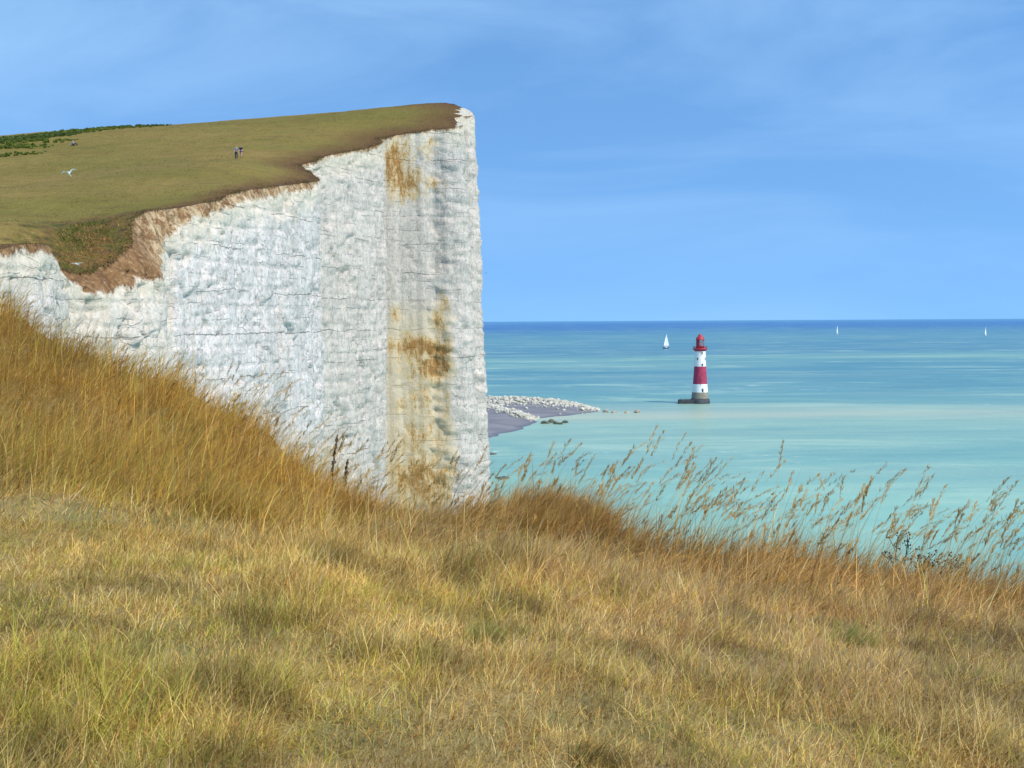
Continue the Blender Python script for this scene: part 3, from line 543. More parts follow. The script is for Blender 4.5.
bm = bmesh.new()
for q in range(16):
    a = q / 16 * 6.283; cyl_bm(bm, (2.4 * math.cos(a), 2.4 * math.sin(a), z0), (2.4 * math.cos(a), 2.4 * math.sin(a), z1), .08, 6)
for a in np.linspace(2.9, 4.25, 9): box_bm(bm, (2.3 * math.cos(a), 2.3 * math.sin(a), (z0 + z1) / 2), (.1, .8, z1 - z0), a)
bobj('lantern_frame', bm, RED2, lh)
lathe('lamp_lens', [(.3, z0), (.8, z0 + .5), (.95, z0 + 1.4), (.8, z0 + 2.2), (.3, z0 + 2.6)], GLASS, lh, 20)
lathe('dome', [(2.75, z1), (2.75, z1 + .3), (2.6, z1 + .4), (2.5, z1 + 1.0), (2.15, z1 + 1.7), (1.55, z1 + 2.2), (1.2, z1 + 2.35), (1.2, z1 + 3.1), (.95, z1 + 3.35), (.3, z1 + 3.5), (.10, z1 + 3.6), (.08, z1 + 4.6)], RED2, lh)

# ------------------------------------------------------------------ SAILING BOATS
SAILM = plain('sailcloth', (0.82, 0.84, 0.86), .7, .04); HULLM = plain('hull_paint', (0.10, 0.13, 0.17), .4, .2); MASTM = plain('mast_metal', (.55, .56, .58), .35, .1)
def boat(name, px, pyw, hpx, label, hullmat, yaw, bow=1):
    p = on_sea(px, pyw); h = hpx * p.y / F; root = empty(name, p, yaw); tag(root, label, 'sailboat', 'white sailing boats on the sea')
    Lh = h * .72; bm = bmesh.new(); rings = []
    for i in range(11):
        t = i / 10; wd = Lh * .15 * math.sin(math.pi * min(1, (t * .9 + .1))) ** .6; x = (t - .5) * Lh; zt = Lh * (.10 + .035 * (2 * t - 1) ** 2); zb = -Lh * .04 * math.sin(math.pi * t)
        rings.append([bm.verts.new((x, wd * a, zb + (zt - zb) * b)) for a, b in [(-1, 1), (-.85, .45), (0, 0), (.85, .45), (1, 1)]])
    for i in range(10):
        for j in range(4): bm.faces.new((rings[i][j], rings[i][j + 1], rings[i + 1][j + 1], rings[i + 1][j]))
        bm.faces.new((rings[i][4], rings[i][0], rings[i + 1][0], rings[i + 1][4]))
    bm.faces.new(rings[0][::-1]); bm.faces.new(rings[-1]); bobj('hull', bm, hullmat, root)
    mx = Lh * .08; bm = bmesh.new(); cyl_bm(bm, (mx, 0, Lh * .1), (mx, 0, h), h * .008); bobj('mast', bm, MASTM, root)
    bm = bmesh.new(); cyl_bm(bm, (mx, 0, h * .15), (mx - Lh * .46, Lh * .03, h * .15), h * .007); bobj('boom', bm, MASTM, root)
    bm = bmesh.new(); box_bm(bm, (-Lh * .05, 0, Lh * .13), (Lh * .3, Lh * .14, Lh * .06)); bobj('cabin', bm, WHITE, root, Lh * .01)
    def sail(nm, A, B, C, belly):
        A, B, C = map(Vector, (A, B, C)); bm = bmesh.new(); n = 8; g = []
        for i in range(n + 1):
            t = i / n; a = A.lerp(C, t); b = B.lerp(C, t); row = []
            for j in range(n + 1):
                u = j / n; q = a.lerp(b, u); q.y += belly * math.sin(math.pi * u) * (1 - t) ** .6; q.x -= (0 if nm == 'jib' else .05 * Lh * math.sin(math.pi * t) * u); row.append(bm.verts.new(q))
            g.append(row)
        for i in range(n):
            for j in range(n): bm.faces.new((g[i][j], g[i][j + 1], g[i + 1][j + 1], g[i + 1][j]))
        bmesh.ops.remove_doubles(bm, verts=bm.verts, dist=1e-4)
        o = bobj(nm, bm, SAILM, root, smooth=True); sd = o.modifiers.new('s', 'SOLIDIFY'); sd.thickness = h * .003
    sail('mainsail', (mx - .02 * h, 0, h * .16), (mx - Lh * .45, Lh * .03, h * .16), (mx - .02 * h, 0, h * .98), h * .04)
    sail('jib', (Lh * .47, 0, h * .13), (mx + .02 * h, 0, h * .13), (mx + .03 * h, 0, h * .85), h * .05)
    return root
boat('sailing_boat', 666.3, 348.6, 14.6, 'largest white sailing boat, just left of the lighthouse lantern', HULLM, R(48))
boat('sailing_boat', 837.3, 334.2, 9.0, 'distant white sailing boat near the horizon, right of the lighthouse', WHITE, R(64))
boat('sailing_boat', 985.6, 335.6, 8.6, 'faint narrow white sailing boat near the horizon at the far right', WHITE, R(55))

# ------------------------------------------------------------------ BUSHES on the skyline
def leaf_cloud(centres, radii, n, size, seed, colA, colB):
    r = np.random.default_rng(seed); k = r.integers(0, len(centres), n); d = r.normal(size=(n, 3)); d /= np.linalg.norm(d, axis=1)[:, None]; d[:, 2] = np.abs(d[:, 2]) * 1.0 - .15
    rad_ = r.uniform(.55, 1.05, n) ** .6; p = centres[k] + d * radii[k][:, None] * rad_[:, None] * [1, 1, .8]
    a = r.normal(size=(n, 3)); a /= np.linalg.norm(a, axis=1)[:, None]; b = np.cross(a, r.normal(size=(n, 3))); b /= np.linalg.norm(b, axis=1)[:, None]
    s = size * r.uniform(.6, 1.4, n)[:, None]; V = np.stack([p - a * s, p + b * s * .5, p + a * s, p - b * s * .5], 1).reshape(-1, 3)
    c = colA + (colB - colA) * (r.random(n)[:, None] * .6 + .4 * r.random(len(centres))[k][:, None]); return V, np.arange(4 * n).reshape(-1, 4), np.repeat(c, 4, 0)
m = NM('leaf'); m.color(m.attr('col')); m.b.inputs['Roughness'].default_value = .6; tr = m.n('ShaderNodeBsdfTranslucent'); m.l(m.attr('col'), tr.inputs[0]); mx_ = m.n('ShaderNodeMixShader'); mx_.inputs[0].default_value = .25
m.l(m.b.outputs[0], mx_.inputs[1]); m.l(tr.outputs[0], mx_.inputs[2]); m.l(mx_.outputs[0], m.out.inputs[0]); m.b.inputs['Specular IOR Level'].default_value = .2; LEAF = m.m
BARK = plain('bark', (.12, .09, .06), .9)
def bush(px, Y, wid_, hgt, bright, label):
    x = (px - 512) / F * Y; z = float(top_z(x, Y)[0]); wid_ *= 1.35; hgt *= .82; r = np.random.default_rng(int(px * 7 + Y) + 1000); n = max(5, int(wid_ * 2.2))
    n *= 2; cx_ = np.linspace(-wid_ / 2, wid_ / 2, n) + r.normal(0, .25, n); cy_ = r.uniform(-2, 2, n); c = np.stack([cx_, cy_, top_z(x + cx_, Y + cy_) - z + .15 + r.uniform(.0, .3, n) * hgt * (1 - (2 * cx_ / wid_) ** 2)], 1); rad_ = r.uniform(.42, .62, n) * hgt * (1.05 - .5 * (2 * cx_ / wid_) ** 2).clip(.4, 2)
    cA, cB = (np.array([.09, .13, .02]), np.array([.22, .26, .045])) if bright else (np.array([.06, .095, .022]), np.array([.15, .20, .045]))
    V, Fc, cc = leaf_cloud(c, rad_, int(420 * wid_ * max(hgt, .6)), .17, int(px) + 500, cA, cB); me = np_mesh('bush', V, Fc); set_col(me, 'col', cc)
    wid_ *= 1; root = empty('bush', (x, Y, z - .15)); tag(root, label, 'bush', 'scrub bushes on the far skyline'); link('foliage', me, LEAF, root, smooth=False)
    for i in range(min(n, 5)):
        bm = bmesh.new(); cyl_bm(bm, (c[i][0] * .6, c[i][1] * .6, -.3), tuple(c[i]), .06, 6); bobj('stem', bm, BARK, root)
for a in [(-22, 214, 13, 1.5, 0, 'dark bush at the left border of the photo on the skyline'), (6, 217, 12, 1.3, 0, 'dark green bush nearest the left border on the skyline'), (12, 207, 11, .9, 1, 'bright green low bush below the skyline near the left border'), (28, 220, 9, 1.3, 0, 'rounded dark bush on the skyline second from the left border'),
          (38, 213, 11, .8, 1, 'mid green bush just below the skyline above the gull'), (46, 222, 9, 1.3, 0, 'dark bush on the skyline left of the seated person'), (60, 224, 8, 1.0, 0, 'dark bush directly above the seated person'), (75, 227, 9, .9, 1, 'low green bush on the skyline just right of the seated person'),
          (98, 231, 9, .55, 1, 'thin pale green bush on the skyline between two dark ones'), (123, 236, 8, .6, 1, 'small green bush on the skyline right of the pale thin one'), (143, 238, 9, .7, 0, 'last low bush on the skyline towards the bare turf'), (-2, 199, 12, .6, 1, 'lowest bright green bush spreading down the turf slope')]: bush(*a)

# ------------------------------------------------------------------ PEOPLE
SKIN = plain('skin', (.50, .30, .21), .6, .08); HAIRB = plain('brown_hair', (.06, .035, .02), .7, .2)
def skin_obj(name, J, E, mat, parent, sub=2, root=0):
    me = bpy.data.meshes.new(name); me.from_pydata([j[0] for j in J], E, []); o = link(name, me, mat, parent, smooth=False)
    o.modifiers.new('skin', 'SKIN').use_smooth_shade = True
    for i, j in enumerate(J):
        sv = me.skin_vertices[0].data[i]; sv.radius = (j[1], j[2] if len(j) > 2 else j[1]); sv.use_root = i == root
    sb = o.modifiers.new('sub', 'SUBSURF'); sb.levels = sb.render_levels = sub
    return o
def person(loc, rz, H, pose, top, legs, label, long_hair=False, skirt=False):
    root = empty('person', loc, rz); tag(root, label, 'person'); s = H / 1.75
    P3 = {k: Vector(v) * s for k, v in pose.items()}
    J = []; E = []; ix = {}
    def j(n, r, par=None, p=None):
        J.append((P3[n] if p is None else p, r * s)); ix[n] = len(J) - 1
        if par: E.append((ix[par], ix[n]))
    j('pelvis', .135); j('waist', .12, 'pelvis'); j('chest', .145, 'waist'); j('neck', .055, 'chest'); j('chin', .07, 'neck'); j('head', .098, 'chin'); j('crown', .07, 'head')
    for sd in 'LR':
        j('sh' + sd, .062, 'chest'); j('el' + sd, .042, 'sh' + sd); j('wr' + sd, .028, 'el' + sd); j('hip' + sd, .095, 'pelvis'); j('kn' + sd, .058, 'hip' + sd); j('an' + sd, .042, 'kn' + sd); j('toe' + sd, .038, 'an' + sd)
        wv = P3['wr' + sd]; dv = (wv - P3['el' + sd]).normalized(); j('palm' + sd, .032, 'wr' + sd, wv + dv * .07 * s)
        side = Vector((0, 1, 0)).cross(dv).normalized() if abs(dv.y) < .9 else Vector((1, 0, 0)); fwd = Vector((0, 1, 0))
        for f in range(4):
            q = wv + dv * .10 * s + fwd * (f - 1.5) * .021 * s; j('fa%d' % f + sd, .0095, 'palm' + sd, q + dv * .02 * s); j('fb%d' % f + sd, .008, 'fa%d' % f + sd, q + dv * (.055 + .008 * (f in (1, 2))) * s + side * .012 * s)
        j('tha' + sd, .011, 'palm' + sd, wv + dv * .05 * s + fwd * .045 * s); j('thb' + sd, .009, 'tha' + sd, wv + dv * .085 * s + fwd * .058 * s)
    skin_obj('body', J, E, SKIN, root)
    def sub(names, radii, edges, nm, mat): return skin_obj(nm, [(P3[n], r * s) for n, r in zip(names, radii)], edges, mat, root)
    sub(['pelvis', 'waist', 'chest', 'shL', 'elL', 'shR', 'elR'], [.15, .14, .165, .085, .060, .085, .060], [(0, 1), (1, 2), (2, 3), (3, 4), (2, 5), (5, 6)], 'top', top)
    if skirt:
        a = P3['pelvis']; b = (P3['knL'] + P3['knR']) / 2; skin_obj('skirt', [(a + Vector((0, 0, .08 * s)), .15 * s), (a, .18 * s), (a.lerp(b, .75), .22 * s)], [(0, 1), (1, 2)], legs, root)
    else: sub(['pelvis', 'hipL', 'knL', 'anL', 'hipR', 'knR', 'anR'], [.155, .112, .078, .062, .112, .078, .062], [(0, 1), (1, 2), (2, 3), (0, 4), (4, 5), (5, 6)], 'trousers', legs)
    for sd in 'LR': sub(['an' + sd, 'toe' + sd], [.05, .046], [(0, 1)], 'shoe', BLACK)
    hd = P3['head']; up = (P3['crown'] - P3['chin']).normalized(); back = Vector((0, -.02, 0)) * s
    hj = [(hd + up * .045 * s + back, .10 * s), (hd + back * 2.2, .09 * s)]; he = [(0, 1)]
    if long_hair: hj.append((P3['neck'] + back * 4, .07 * s)); he.append((1, 2))
    skin_obj('hair', hj, he, HAIRB, root)
    # face: nose, eyes, mouth (the face looks along +Y)
    for q in [(-.034, .098, .012), (.034, .098, .012)]:
        bm = bmesh.new(); t_ = bmesh.ops.create_uvsphere(bm, u_segments=8, v_segments=6, radius=.014 * s); bmesh.ops.translate(bm, verts=t_['verts'], vec=hd + Vector(q) * s); bobj('eye', bm, BLACK, root)
    bm = bmesh.new(); t_ = bmesh.ops.create_cone(bm, cap_ends=True, segments=6, radius1=.016 * s, radius2=.005 * s, depth=.04 * s); bmesh.ops.translate(bm, verts=t_['verts'], vec=hd + Vector((0, .104, -.018)) * s); bobj('nose', bm, SKIN, root)
    return root
walk = dict(pelvis=(0, 0, .95), waist=(0, .02, 1.12), chest=(0, .03, 1.32), neck=(0, .04, 1.48), chin=(0, .06, 1.56), head=(0, .06, 1.63), crown=(0, .05, 1.71),
            shL=(-.18, .03, 1.40), elL=(-.24, -.06, 1.14), wrL=(-.24, .05, .90), shR=(.18, .03, 1.40), elR=(.24, .05, 1.14), wrR=(.25, .20, .93),
            hipL=(-.09, 0, .90), knL=(-.10, .14, .50), anL=(-.10, .16, .08), toeL=(-.10, .30, .045), hipR=(.09, 0, .90), knR=(.10, .02, .49), anR=(.10, -.20, .12), toeR=(.10, -.08, .045))
akimbo = dict(walk); akimbo.update(elR=(.42, -.04, 1.20), wrR=(.24, .08, 1.05), elL=(-.36, -.02, 1.18), wrL=(-.24, .10, 1.0))
sit = dict(pelvis=(0, 0, .12), waist=(0, -.03, .28), chest=(0, 0, .48), neck=(0, .05, .63), chin=(0, .09, .71), head=(0, .09, .78), crown=(0, .08, .86),
           shL=(-.18, .02, .55), elL=(-.26, .18, .36), wrL=(-.16, .40, .40), shR=(.18, .02, .55), elR=(.26, .18, .36), wrR=(.16, .40, .40),
           hipL=(-.1, .04, .11), knL=(-.13, .46, .42), anL=(-.12, .78, .10), toeL=(-.12, .93, .04), hipR=(.1, .04, .11), knR=(.13, .46, .42), anR=(.12, .78, .10), toeR=(.12, .93, .04))
GREY = plain('grey_blue_cloth', (.17, .19, .24), .9, .2); NAVY = plain('dark_cloth', (.022, .026, .05), .9, .2); PURP = plain('violet_cloth', (.09, .05, .20), .9, .2); BLK = plain('black_cloth', (.012, .012, .022), .9, .2); LTB = plain('light_blue_cloth', (.30, .33, .45), .9, .2)
def find_top(px, py):
    """where the ray of a photo pixel meets the turf"""
    best = None
    for Y in np.arange(110, 260, .5):
        p = at(px, py, Y); zt = float(top_z(p.x, p.y)[0])
        if p.z < zt + .0: return Vector((p.x, p.y, zt))
    return at(px, py, 165)
pa = find_top(236.3, 159.5); pb_ = find_top(241.2, 157.5)
person(pa, R(200), 13.6 * pa.y / F, walk, GREY, NAVY, 'taller walker in grey-blue top and dark trousers, left of the pair on the turf')
person(pb_, R(170), 11.6 * pb_.y / F, akimbo, BLK, PURP, 'shorter walker in black top and violet skirt, right of the pair on the turf', True, True)
pc = find_top(72.5, 146); person(pc, R(-70), 6.0 * pc.y / F * 1.9, sit, LTB, NAVY, 'person in blue sitting on the turf below the skyline bushes')

# ------------------------------------------------------------------ GULLS
GW = plain('white_feathers', (.80, .80, .80), .8, .03); GG = plain('grey_feathers', (.42, .44, .48), .8, .05); YEL = plain('yellow_beak', (.6, .35, .03), .5)
def gull(loc, rz, span, label, up=.35, tip=.1, mat=GW):
    root = empty('seagull', loc, rz); tag(root, label, 'seagull'); h = span / 2; bm = bmesh.new()
    prof = [(-.42, .02, 0), (-.3, .05, 0), (-.12, .10, 0), (.05, .12, 0), (.2, .10, .01), (.3, .065, .03), (.36, .07, .045), (.42, .05, .045), (.46, .015, .04)]; rg = []
    for y, r, z in prof: rg.append([bm.verts.new((r * h * math.cos(a), y * h, z * h + r * .9 * h * math.sin(a))) for a in np.linspace(0, 2 * math.pi, 13)[:-1]])
    for i in range(len(rg) - 1):
        for q in range(12): bm.faces.new((rg[i][q], rg[i][(q + 1) % 12], rg[i + 1][(q + 1) % 12], rg[i + 1][q]))
    bm.faces.new(rg[0][::-1]); bm.faces.new(rg[-1])
    for sd in (-1, 1):
        st_ = [(.03, .16, -.12, .02, .045), (.25, .20, -.12, up * .55, .035), (.5, .20, -.10, up, .028), (.75, .12, -.10, up * .95 + tip * .3, .02), (1.0, -.08, -.16, up * .7 + tip, .008)]; rw = []
        for x, ya, yb, z, th in st_: rw.append([bm.verts.new((sd * x * h, y * h, (z + dz_) * h)) for y, dz_ in [(ya, 0), ((ya * 2 + yb) / 3, th), ((ya + 2 * yb) / 3, th * .7), (yb, 0), ((ya + yb) / 2, -th * .4)]])
        for i in range(4):
            for q in range(5): bm.faces.new((rw[i][q], rw[i][(q + 1) % 5], rw[i + 1][(q + 1) % 5], rw[i + 1][q]))
        bm.faces.new(rw[0]); bm.faces.new(rw[-1])
    bmesh.ops.recalc_face_normals(bm, faces=bm.faces); b = bobj('body', bm, mat, root, smooth=True); rm = b.modifiers.new('r', 'REMESH'); rm.mode = 'VOXEL'; rm.voxel_size = h * .014; rm.use_smooth_shade = True
    bm = bmesh.new(); vv = [bm.verts.new(Vector(q) * h) for q in [(-.02, -.38, .01), (.02, -.38, .01), (.09, -.62, 0), (-.09, -.62, 0), (-.02, -.38, -.01), (.02, -.38, -.01), (.09, -.62, -.012), (-.09, -.62, -.012)]]
    for f in [(0, 1, 2, 3), (7, 6, 5, 4), (0, 4, 5, 1), (1, 5, 6, 2), (2, 6, 7, 3), (3, 7, 4, 0)]: bm.faces.new([vv[q] for q in f])
    bobj('tail', bm, mat, root)
    bm = bmesh.new(); t_ = bmesh.ops.create_cone(bm, cap_ends=True, segments=8, radius1=.022 * h, radius2=.004 * h, depth=.11 * h); bmesh.ops.transform(bm, matrix=Matrix.Translation((0, .5 * h, .035 * h)) @ Matrix.Rotation(R(-90), 4, 'X'), verts=t_['verts']); bobj('beak', bm, YEL, root)
    return root
g1 = gull(at(69, 173.5, 92), R(185), 1.28, 'white gull with raised wings gliding over the sloping turf', .40, -.05); g1.rotation_euler = (R(25), R(14), R(185))
g2 = gull(at(77, 264, 96), R(170), 1.15, 'white gull flying low over the dark slumped hollow at the cliff edge', .12, .0); g2.rotation_euler = (R(12), R(3), R(170))
g3 = gull(at(486, 273, 420), R(60), 1.1, 'tiny dark bird far off in the sky beside the cliff edge', .3, .0, BLK)

# ------------------------------------------------------------------ GRASS
m = NM('grass_blade'); colr = m.attr('col'); m.color(colr); m.b.inputs['Roughness'].default_value = .55; m.b.inputs['Specular IOR Level'].default_value = .25
tr = m.n('ShaderNodeBsdfTranslucent'); m.l(colr, tr.inputs[0]); mx_ = m.n('ShaderNodeMixShader'); mx_.inputs[0].default_value = .38
m.l(m.b.outputs[0], mx_.inputs[1]); m.l(tr.outputs[0], mx_.inputs[2]); m.l(mx_.outputs[0], m.out.inputs[0]); GRASS = m.m
def blades(root, L, Wd, lean, bend, az, col, seg=3, tipcol=None, droop=0.0):
    """curved tapering blades as triangles/quads; returns V,F,C"""
    n = len(root); t = np.linspace(0, 1, seg + 1)
    dirh = np.stack([np.cos(az), np.sin(az), np.zeros(n)], 1); fa = az + rng.uniform(.6, 2.5, n); side = np.stack([np.cos(fa), np.sin(fa), np.zeros(n)], 1)
    V = np.empty((n, seg + 1, 2, 3)); ang = lean[:, None] + bend[:, None] * t[None]         # angle from vertical along the blade
    pos = np.zeros((n, 3)); ds_ = 1 / seg
    for i in range(seg + 1):
        wv = (Wd * (1 - t[i] ** 1.6) * .5 + Wd * .04)[:, None]
        V[:, i, 0] = root + pos - side * wv; V[:, i, 1] = root + pos + side * wv
        if i < seg:
            a = (ang[:, i] + ang[:, i + 1]) / 2; pos = pos + (dirh * np.sin(a)[:, None] + np.array([0, 0, 1]) * np.cos(a)[:, None]) * (L * ds_)[:, None]
    b = (np.arange(n) * (seg + 1) * 2)[:, None]; q = np.concatenate([b + np.array([[2 * i, 2 * i + 1, 2 * i + 3, 2 * i + 2]]) for i in range(seg)], 0)
    C = np.repeat(col[:, None, :], (seg + 1) * 2, 1).reshape(-1, 3)
    return V.reshape(-1, 3), q, C, root + pos
def make_grass(name, parts, mat=GRASS):
    o = 0; Vs = []; Fs = []; Cs = []
    for V, Fq, C in parts: Vs.append(V); Fs.append(Fq + o); Cs.append(C); o += len(V)
    me = np_mesh(name, np.vstack(Vs), np.vstack(Fs)); set_col(me, 'col', np.vstack(Cs)); return me
STRAW = np.array([.86, .60, .185]); GOLD = np.array([.74, .45, .095]); PINK = np.array([.76, .47, .19]); GREEN = np.array([.46, .42, .075]); BROWN = np.array([.42, .23, .06]); PALE = np.array([.90, .73, .33])
def zones(x, y):
    """share of golden bank grass, rim grass and green"""
    d = y; px = 512 + F * x / y
    bank = sstep(430, 240, px) * sstep(7.6, 9.6, y)
    rimz = sstep(.75, .2, (RIMD(x, y) / 3.4) + (fbm(x * .9, y * .9, 4, 119) - .5) * .9) * (1 - bank * .7)
    return bank, rimz
from mathutils.kdtree import KDTree
RX = rimr[:, 0]; RY = rimr[:, 1]
def RIMD(x, y):
    o = np.empty(x.shape); L = rimr[::4]
    for i in range(0, len(x), 20000): o[i:i + 20000] = np.sqrt(((x[i:i + 20000, None] - L[None, :, 0]) ** 2 + (y[i:i + 20000, None] - L[None, :, 1]) ** 2).min(1))
    return o
def scatter(n, r0, r1, a0=-27, a1=27, p=1.0):
    """points in a wedge in front of where the photographer stands, a little wider than the view"""
    r = (r0 ** p + (r1 ** p - r0 ** p) * rng.random(n)) ** (1 / p); a = np.radians(rng.uniform(a0, a1, n)); x = r * np.sin(a); y = r * np.cos(a)
    ok = in_poly(x, y, gpoly); return x[ok], y[ok]
def grass_field(n, r0, r1, kL, kW, p=1.0, seg=3):
    x, y = scatter(n, r0, r1, p=p); bank, rimz = zones(x, y); z = ground_z(x, y) - .02
    cl_ = fbm(x * 1.6, y * 1.6, 3, 101); cl2 = fbm(x * .55, y * .55, 3, 102); cl3 = fbm(x * 5, y * 5, 2, 103); k_ = len(x)
    L = (.074 + .07 * sstep(.45, .7, cl_) + .17 * bank + .16 * rimz) * rng.lognormal(0, .35, k_) * kL * (.8 + .45 * fbm(x * 4, y * 4, 3, 111))
    Wd = (.0032 + .0012 * rng.random(k_)) * kW * (1 + .10 * y / 5)
    lean = np.abs(rng.normal(.8, .5, k_)) - .25 * bank; bend = rng.normal(.8, .5, k_); az = rng.normal(0.05, 1.35 - .65 * np.maximum(bank, rimz), k_)
    u = rng.random(k_)[:, None]; col = np.where(u < .62, STRAW, np.where(u < .82, PALE, PINK)) * 1.0
    gmask = (rng.random(k_) < (.18 * sstep(260, 60, 512 + F * x / y) * sstep(12.5, 8, y)) + (.12 + .36 * sstep(.49, .66, fbm(x * 1.5, y * 1.5, 4, 205)) * (1 - .8 * rimz) * (1 - .55 * bank)))[:, None]; col = np.where(gmask, GREEN * (.8 + .7 * rng.random((k_, 1))) + np.array([.08, .05, .0]) * rng.random((k_, 1)), col)
    pxl = 512 + F * x / y; pk = (rng.random(k_) < .45 * sstep(380, 700, pxl) * sstep(4.5, 6.5, y))[:, None]; col = np.where(pk, np.array([.55, .37, .20]) * (.75 + .4 * rng.random((k_, 1))), col)
    b_ = (rng.random(k_) < bank * .9)[:, None]; col = np.where(b_ & ~gmask, GOLD * (.7 + .6 * rng.random((k_, 1))), col)
    p_ = (rng.random(k_) < rimz * .85)[:, None]; col = np.where(p_ & ~b_, (PINK * .65 + GOLD * .35) * (.72 + .6 * rng.random((k_, 1))), col)
    br = (rng.random(k_) < .10 + .22 * sstep(.5, .7, cl3) * rimz)[:, None]; col = np.where(br, BROWN * (.7 + .6 * rng.random((k_, 1))), col)
    dk = sstep(.52, .66, fbm(x * 2.9, y * 2.9, 4, 107))[:, None]; br2 = (rng.random(k_) < .16)[:, None]; col = np.where(br2, BROWN * 1.1, col) * .96; col = col * (1 - .36 * dk * (1 - bank[:, None])) * (.66 + .66 * cl2[:, None]) * (.72 + .56 * fbm(x * 3.3, y * 3.3, 3, 113))[:, None] * rng.uniform(.75, 1.2, (k_, 1))
    V, Fq, C, tip = blades(np.c_[x, y, z], L, Wd, lean, bend, az, col, seg); return V, Fq, C
parts = [grass_field(320000, 3.2, 8.5, 1.0, .88, 1.4), grass_field(190000, 6, 17.5, 1.15, 1.15, 1.7)]
gm = make_grass('grass', parts); go = link('grass', gm, GRASS, smooth=False); tag(go, 'dry wind-bent straw and green grass covering the near slope', 'grass', kind='stuff')

# tall seeding stalks along the rim
def stalks(x, y, L, hmul=1.0, azm=.15, spread=.5, seed=1, dark=0.0):
    k_ = len(x); z = ground_z(x, y) - .1; az = rng.normal(azm, spread, k_); lean = np.abs(rng.normal(.14, .13, k_)); bend = rng.uniform(.35, 1.3, k_); out_ = []; tone = rng.uniform(.6, 1.25, (k_, 1))
    base = GOLD * .5 + STRAW * .45; col = base * rng.uniform(.6, 1.15, (k_, 1)); V, Fq, C, tip = blades(np.c_[x, y, z], L, np.full(k_, .0048) * (.6 + .4 * hmul), lean, bend, az, col, 7); out_.append((V, Fq, C))
    # seed heads: spikelets along the last part of the stem
    for j_ in range(38):
        t = rng.uniform(.78, 1.02, k_) if j_ < 34 else np.full(k_, 1.0); a = lean + bend * t
        # point on the stem at t (circular arc)
        s0 = np.where(np.abs(bend) < 1e-3, 1e-3, bend); hx = (np.cos(lean) - np.cos(lean + s0 * t)) / s0 * L; hz = (np.sin(lean + s0 * t) - np.sin(lean)) / s0 * L
        dirh = np.stack([np.cos(az), np.sin(az), np.zeros(k_)], 1); pr = np.c_[x, y, z] + dirh * hx[:, None] + np.array([0, 0, 1]) * hz[:, None]
        pr = pr + rng.normal(0, .005, (k_, 3)) * hmul
        Ls = rng.uniform(.022, .05, k_) * (1.3 - np.abs(t - .86) * 3.0) * hmul; c_ = (GOLD * .36 + BROWN * .55 + PALE * .08) * tone * rng.uniform(.75, 1.2, (k_, 1))
        V, Fq, C, _ = blades(pr, Ls, np.full(k_, .0062) * hmul, np.clip(a + rng.normal(0, .24, k_), -.3, 2.4), rng.normal(.3, .3, k_), az + rng.normal(0, .6, k_), c_, 2); out_.append((V, Fq, C))
    return out_
def along_rim(n, px0, px1, back0, back1):
    """points near the rim between two sight lines"""
    rp = 512 + F * rimr[:, 0] / rimr[:, 1]; idx = np.where((rp > px0) & (rp < px1) & (rimr[:, 1] > 5))[0]; i = rng.choice(idx, n); q = rimr[i]; b = rng.uniform(back0, back1, n)
    tn = np.gradient(smooth_line(rimr, 10), axis=0); tn /= np.linalg.norm(tn, axis=1)[:, None]; nn = np.c_[-tn[:, 1], tn[:, 0]][i]; return q[:, 0] - nn[:, 0] * b, q[:, 1] - nn[:, 1] * b
parts = []
for c_px, n_ in [(535, 8), (610, 14), (655, 22), (690, 20), (735, 14), (790, 18), (845, 26), (880, 14), (950, 16), (1005, 24)]:
    n_ = int(n_ * .75); x, y = along_rim(n_, c_px - 22, c_px + 22, .0, .5); parts += stalks(x, y, rng.uniform(.6, 1.12, n_) * (.62 if c_px < 600 else 1.0))
x, y = along_rim(95, 590, 1080, .0, .6); parts += stalks(x, y, rng.uniform(.6, 1.08, len(x)))
x, y = along_rim(150, 600, 1080, .0, 1.0); parts += stalks(x, y, rng.uniform(.35, .8, len(x)), .9)
x, y = along_rim(45, 480, 620, .0, .5); parts += stalks(x, y, rng.uniform(.35, .72, len(x)), .9)
x, y = along_rim(170, 240, 490, .0, .7); parts += stalks(x, y, rng.uniform(.32, .85, len(x)), .9)
x, y = along_rim(700, -60, 330, .0, 2.2); parts += stalks(x, y, rng.uniform(.22, .46, len(x)), .75, spread=.35)
x, y = scatter(1900, 7, 16, p=1.6); bk, rz_ = zones(x, y); kk = rng.random(len(x)) < (.10 + .9 * np.maximum(bk, rz_)); parts += stalks(x[kk], y[kk], rng.uniform(.22, .46, kk.sum()), .75)
for n_, a_, b_, l0, l1 in [(5200, 480, 1080, .22, .62), (3600, 240, 500, .2, .45), (12000, -80, 340, .16, .48)]:
    x, y = along_rim(n_, a_, b_, -.05, .9 if a_ > 0 else 2.2); k_ = len(x); L = rng.uniform(l0, l1, k_) * rng.uniform(.5, 1, k_); V, Fq, C, _ = blades(np.c_[x, y, ground_z(x, y) - .08], L, np.full(k_, .0045), np.abs(rng.normal(.2, .2, k_)), rng.uniform(.3, 1.5, k_), rng.normal(.1, .7, k_), (GOLD * .5 + PINK * .4) * rng.uniform(.55, 1.1, (k_, 1)) * (.65 + .7 * fbm(x * 2.5, y * 2.5, 3, 115))[:, None], 5); parts.append((V, Fq, C))
x, y = scatter(160, 4.4, 8, p=1.6); parts += stalks(x, y, rng.uniform(.10, .24, len(x)), .5)
tg = link('tall_grass', make_grass('tall_grass', parts), GRASS, smooth=False); tag(tg, 'tall seeding grass stalks leaning in the wind along the rim of the slope', 'tall grass', kind='stuff')

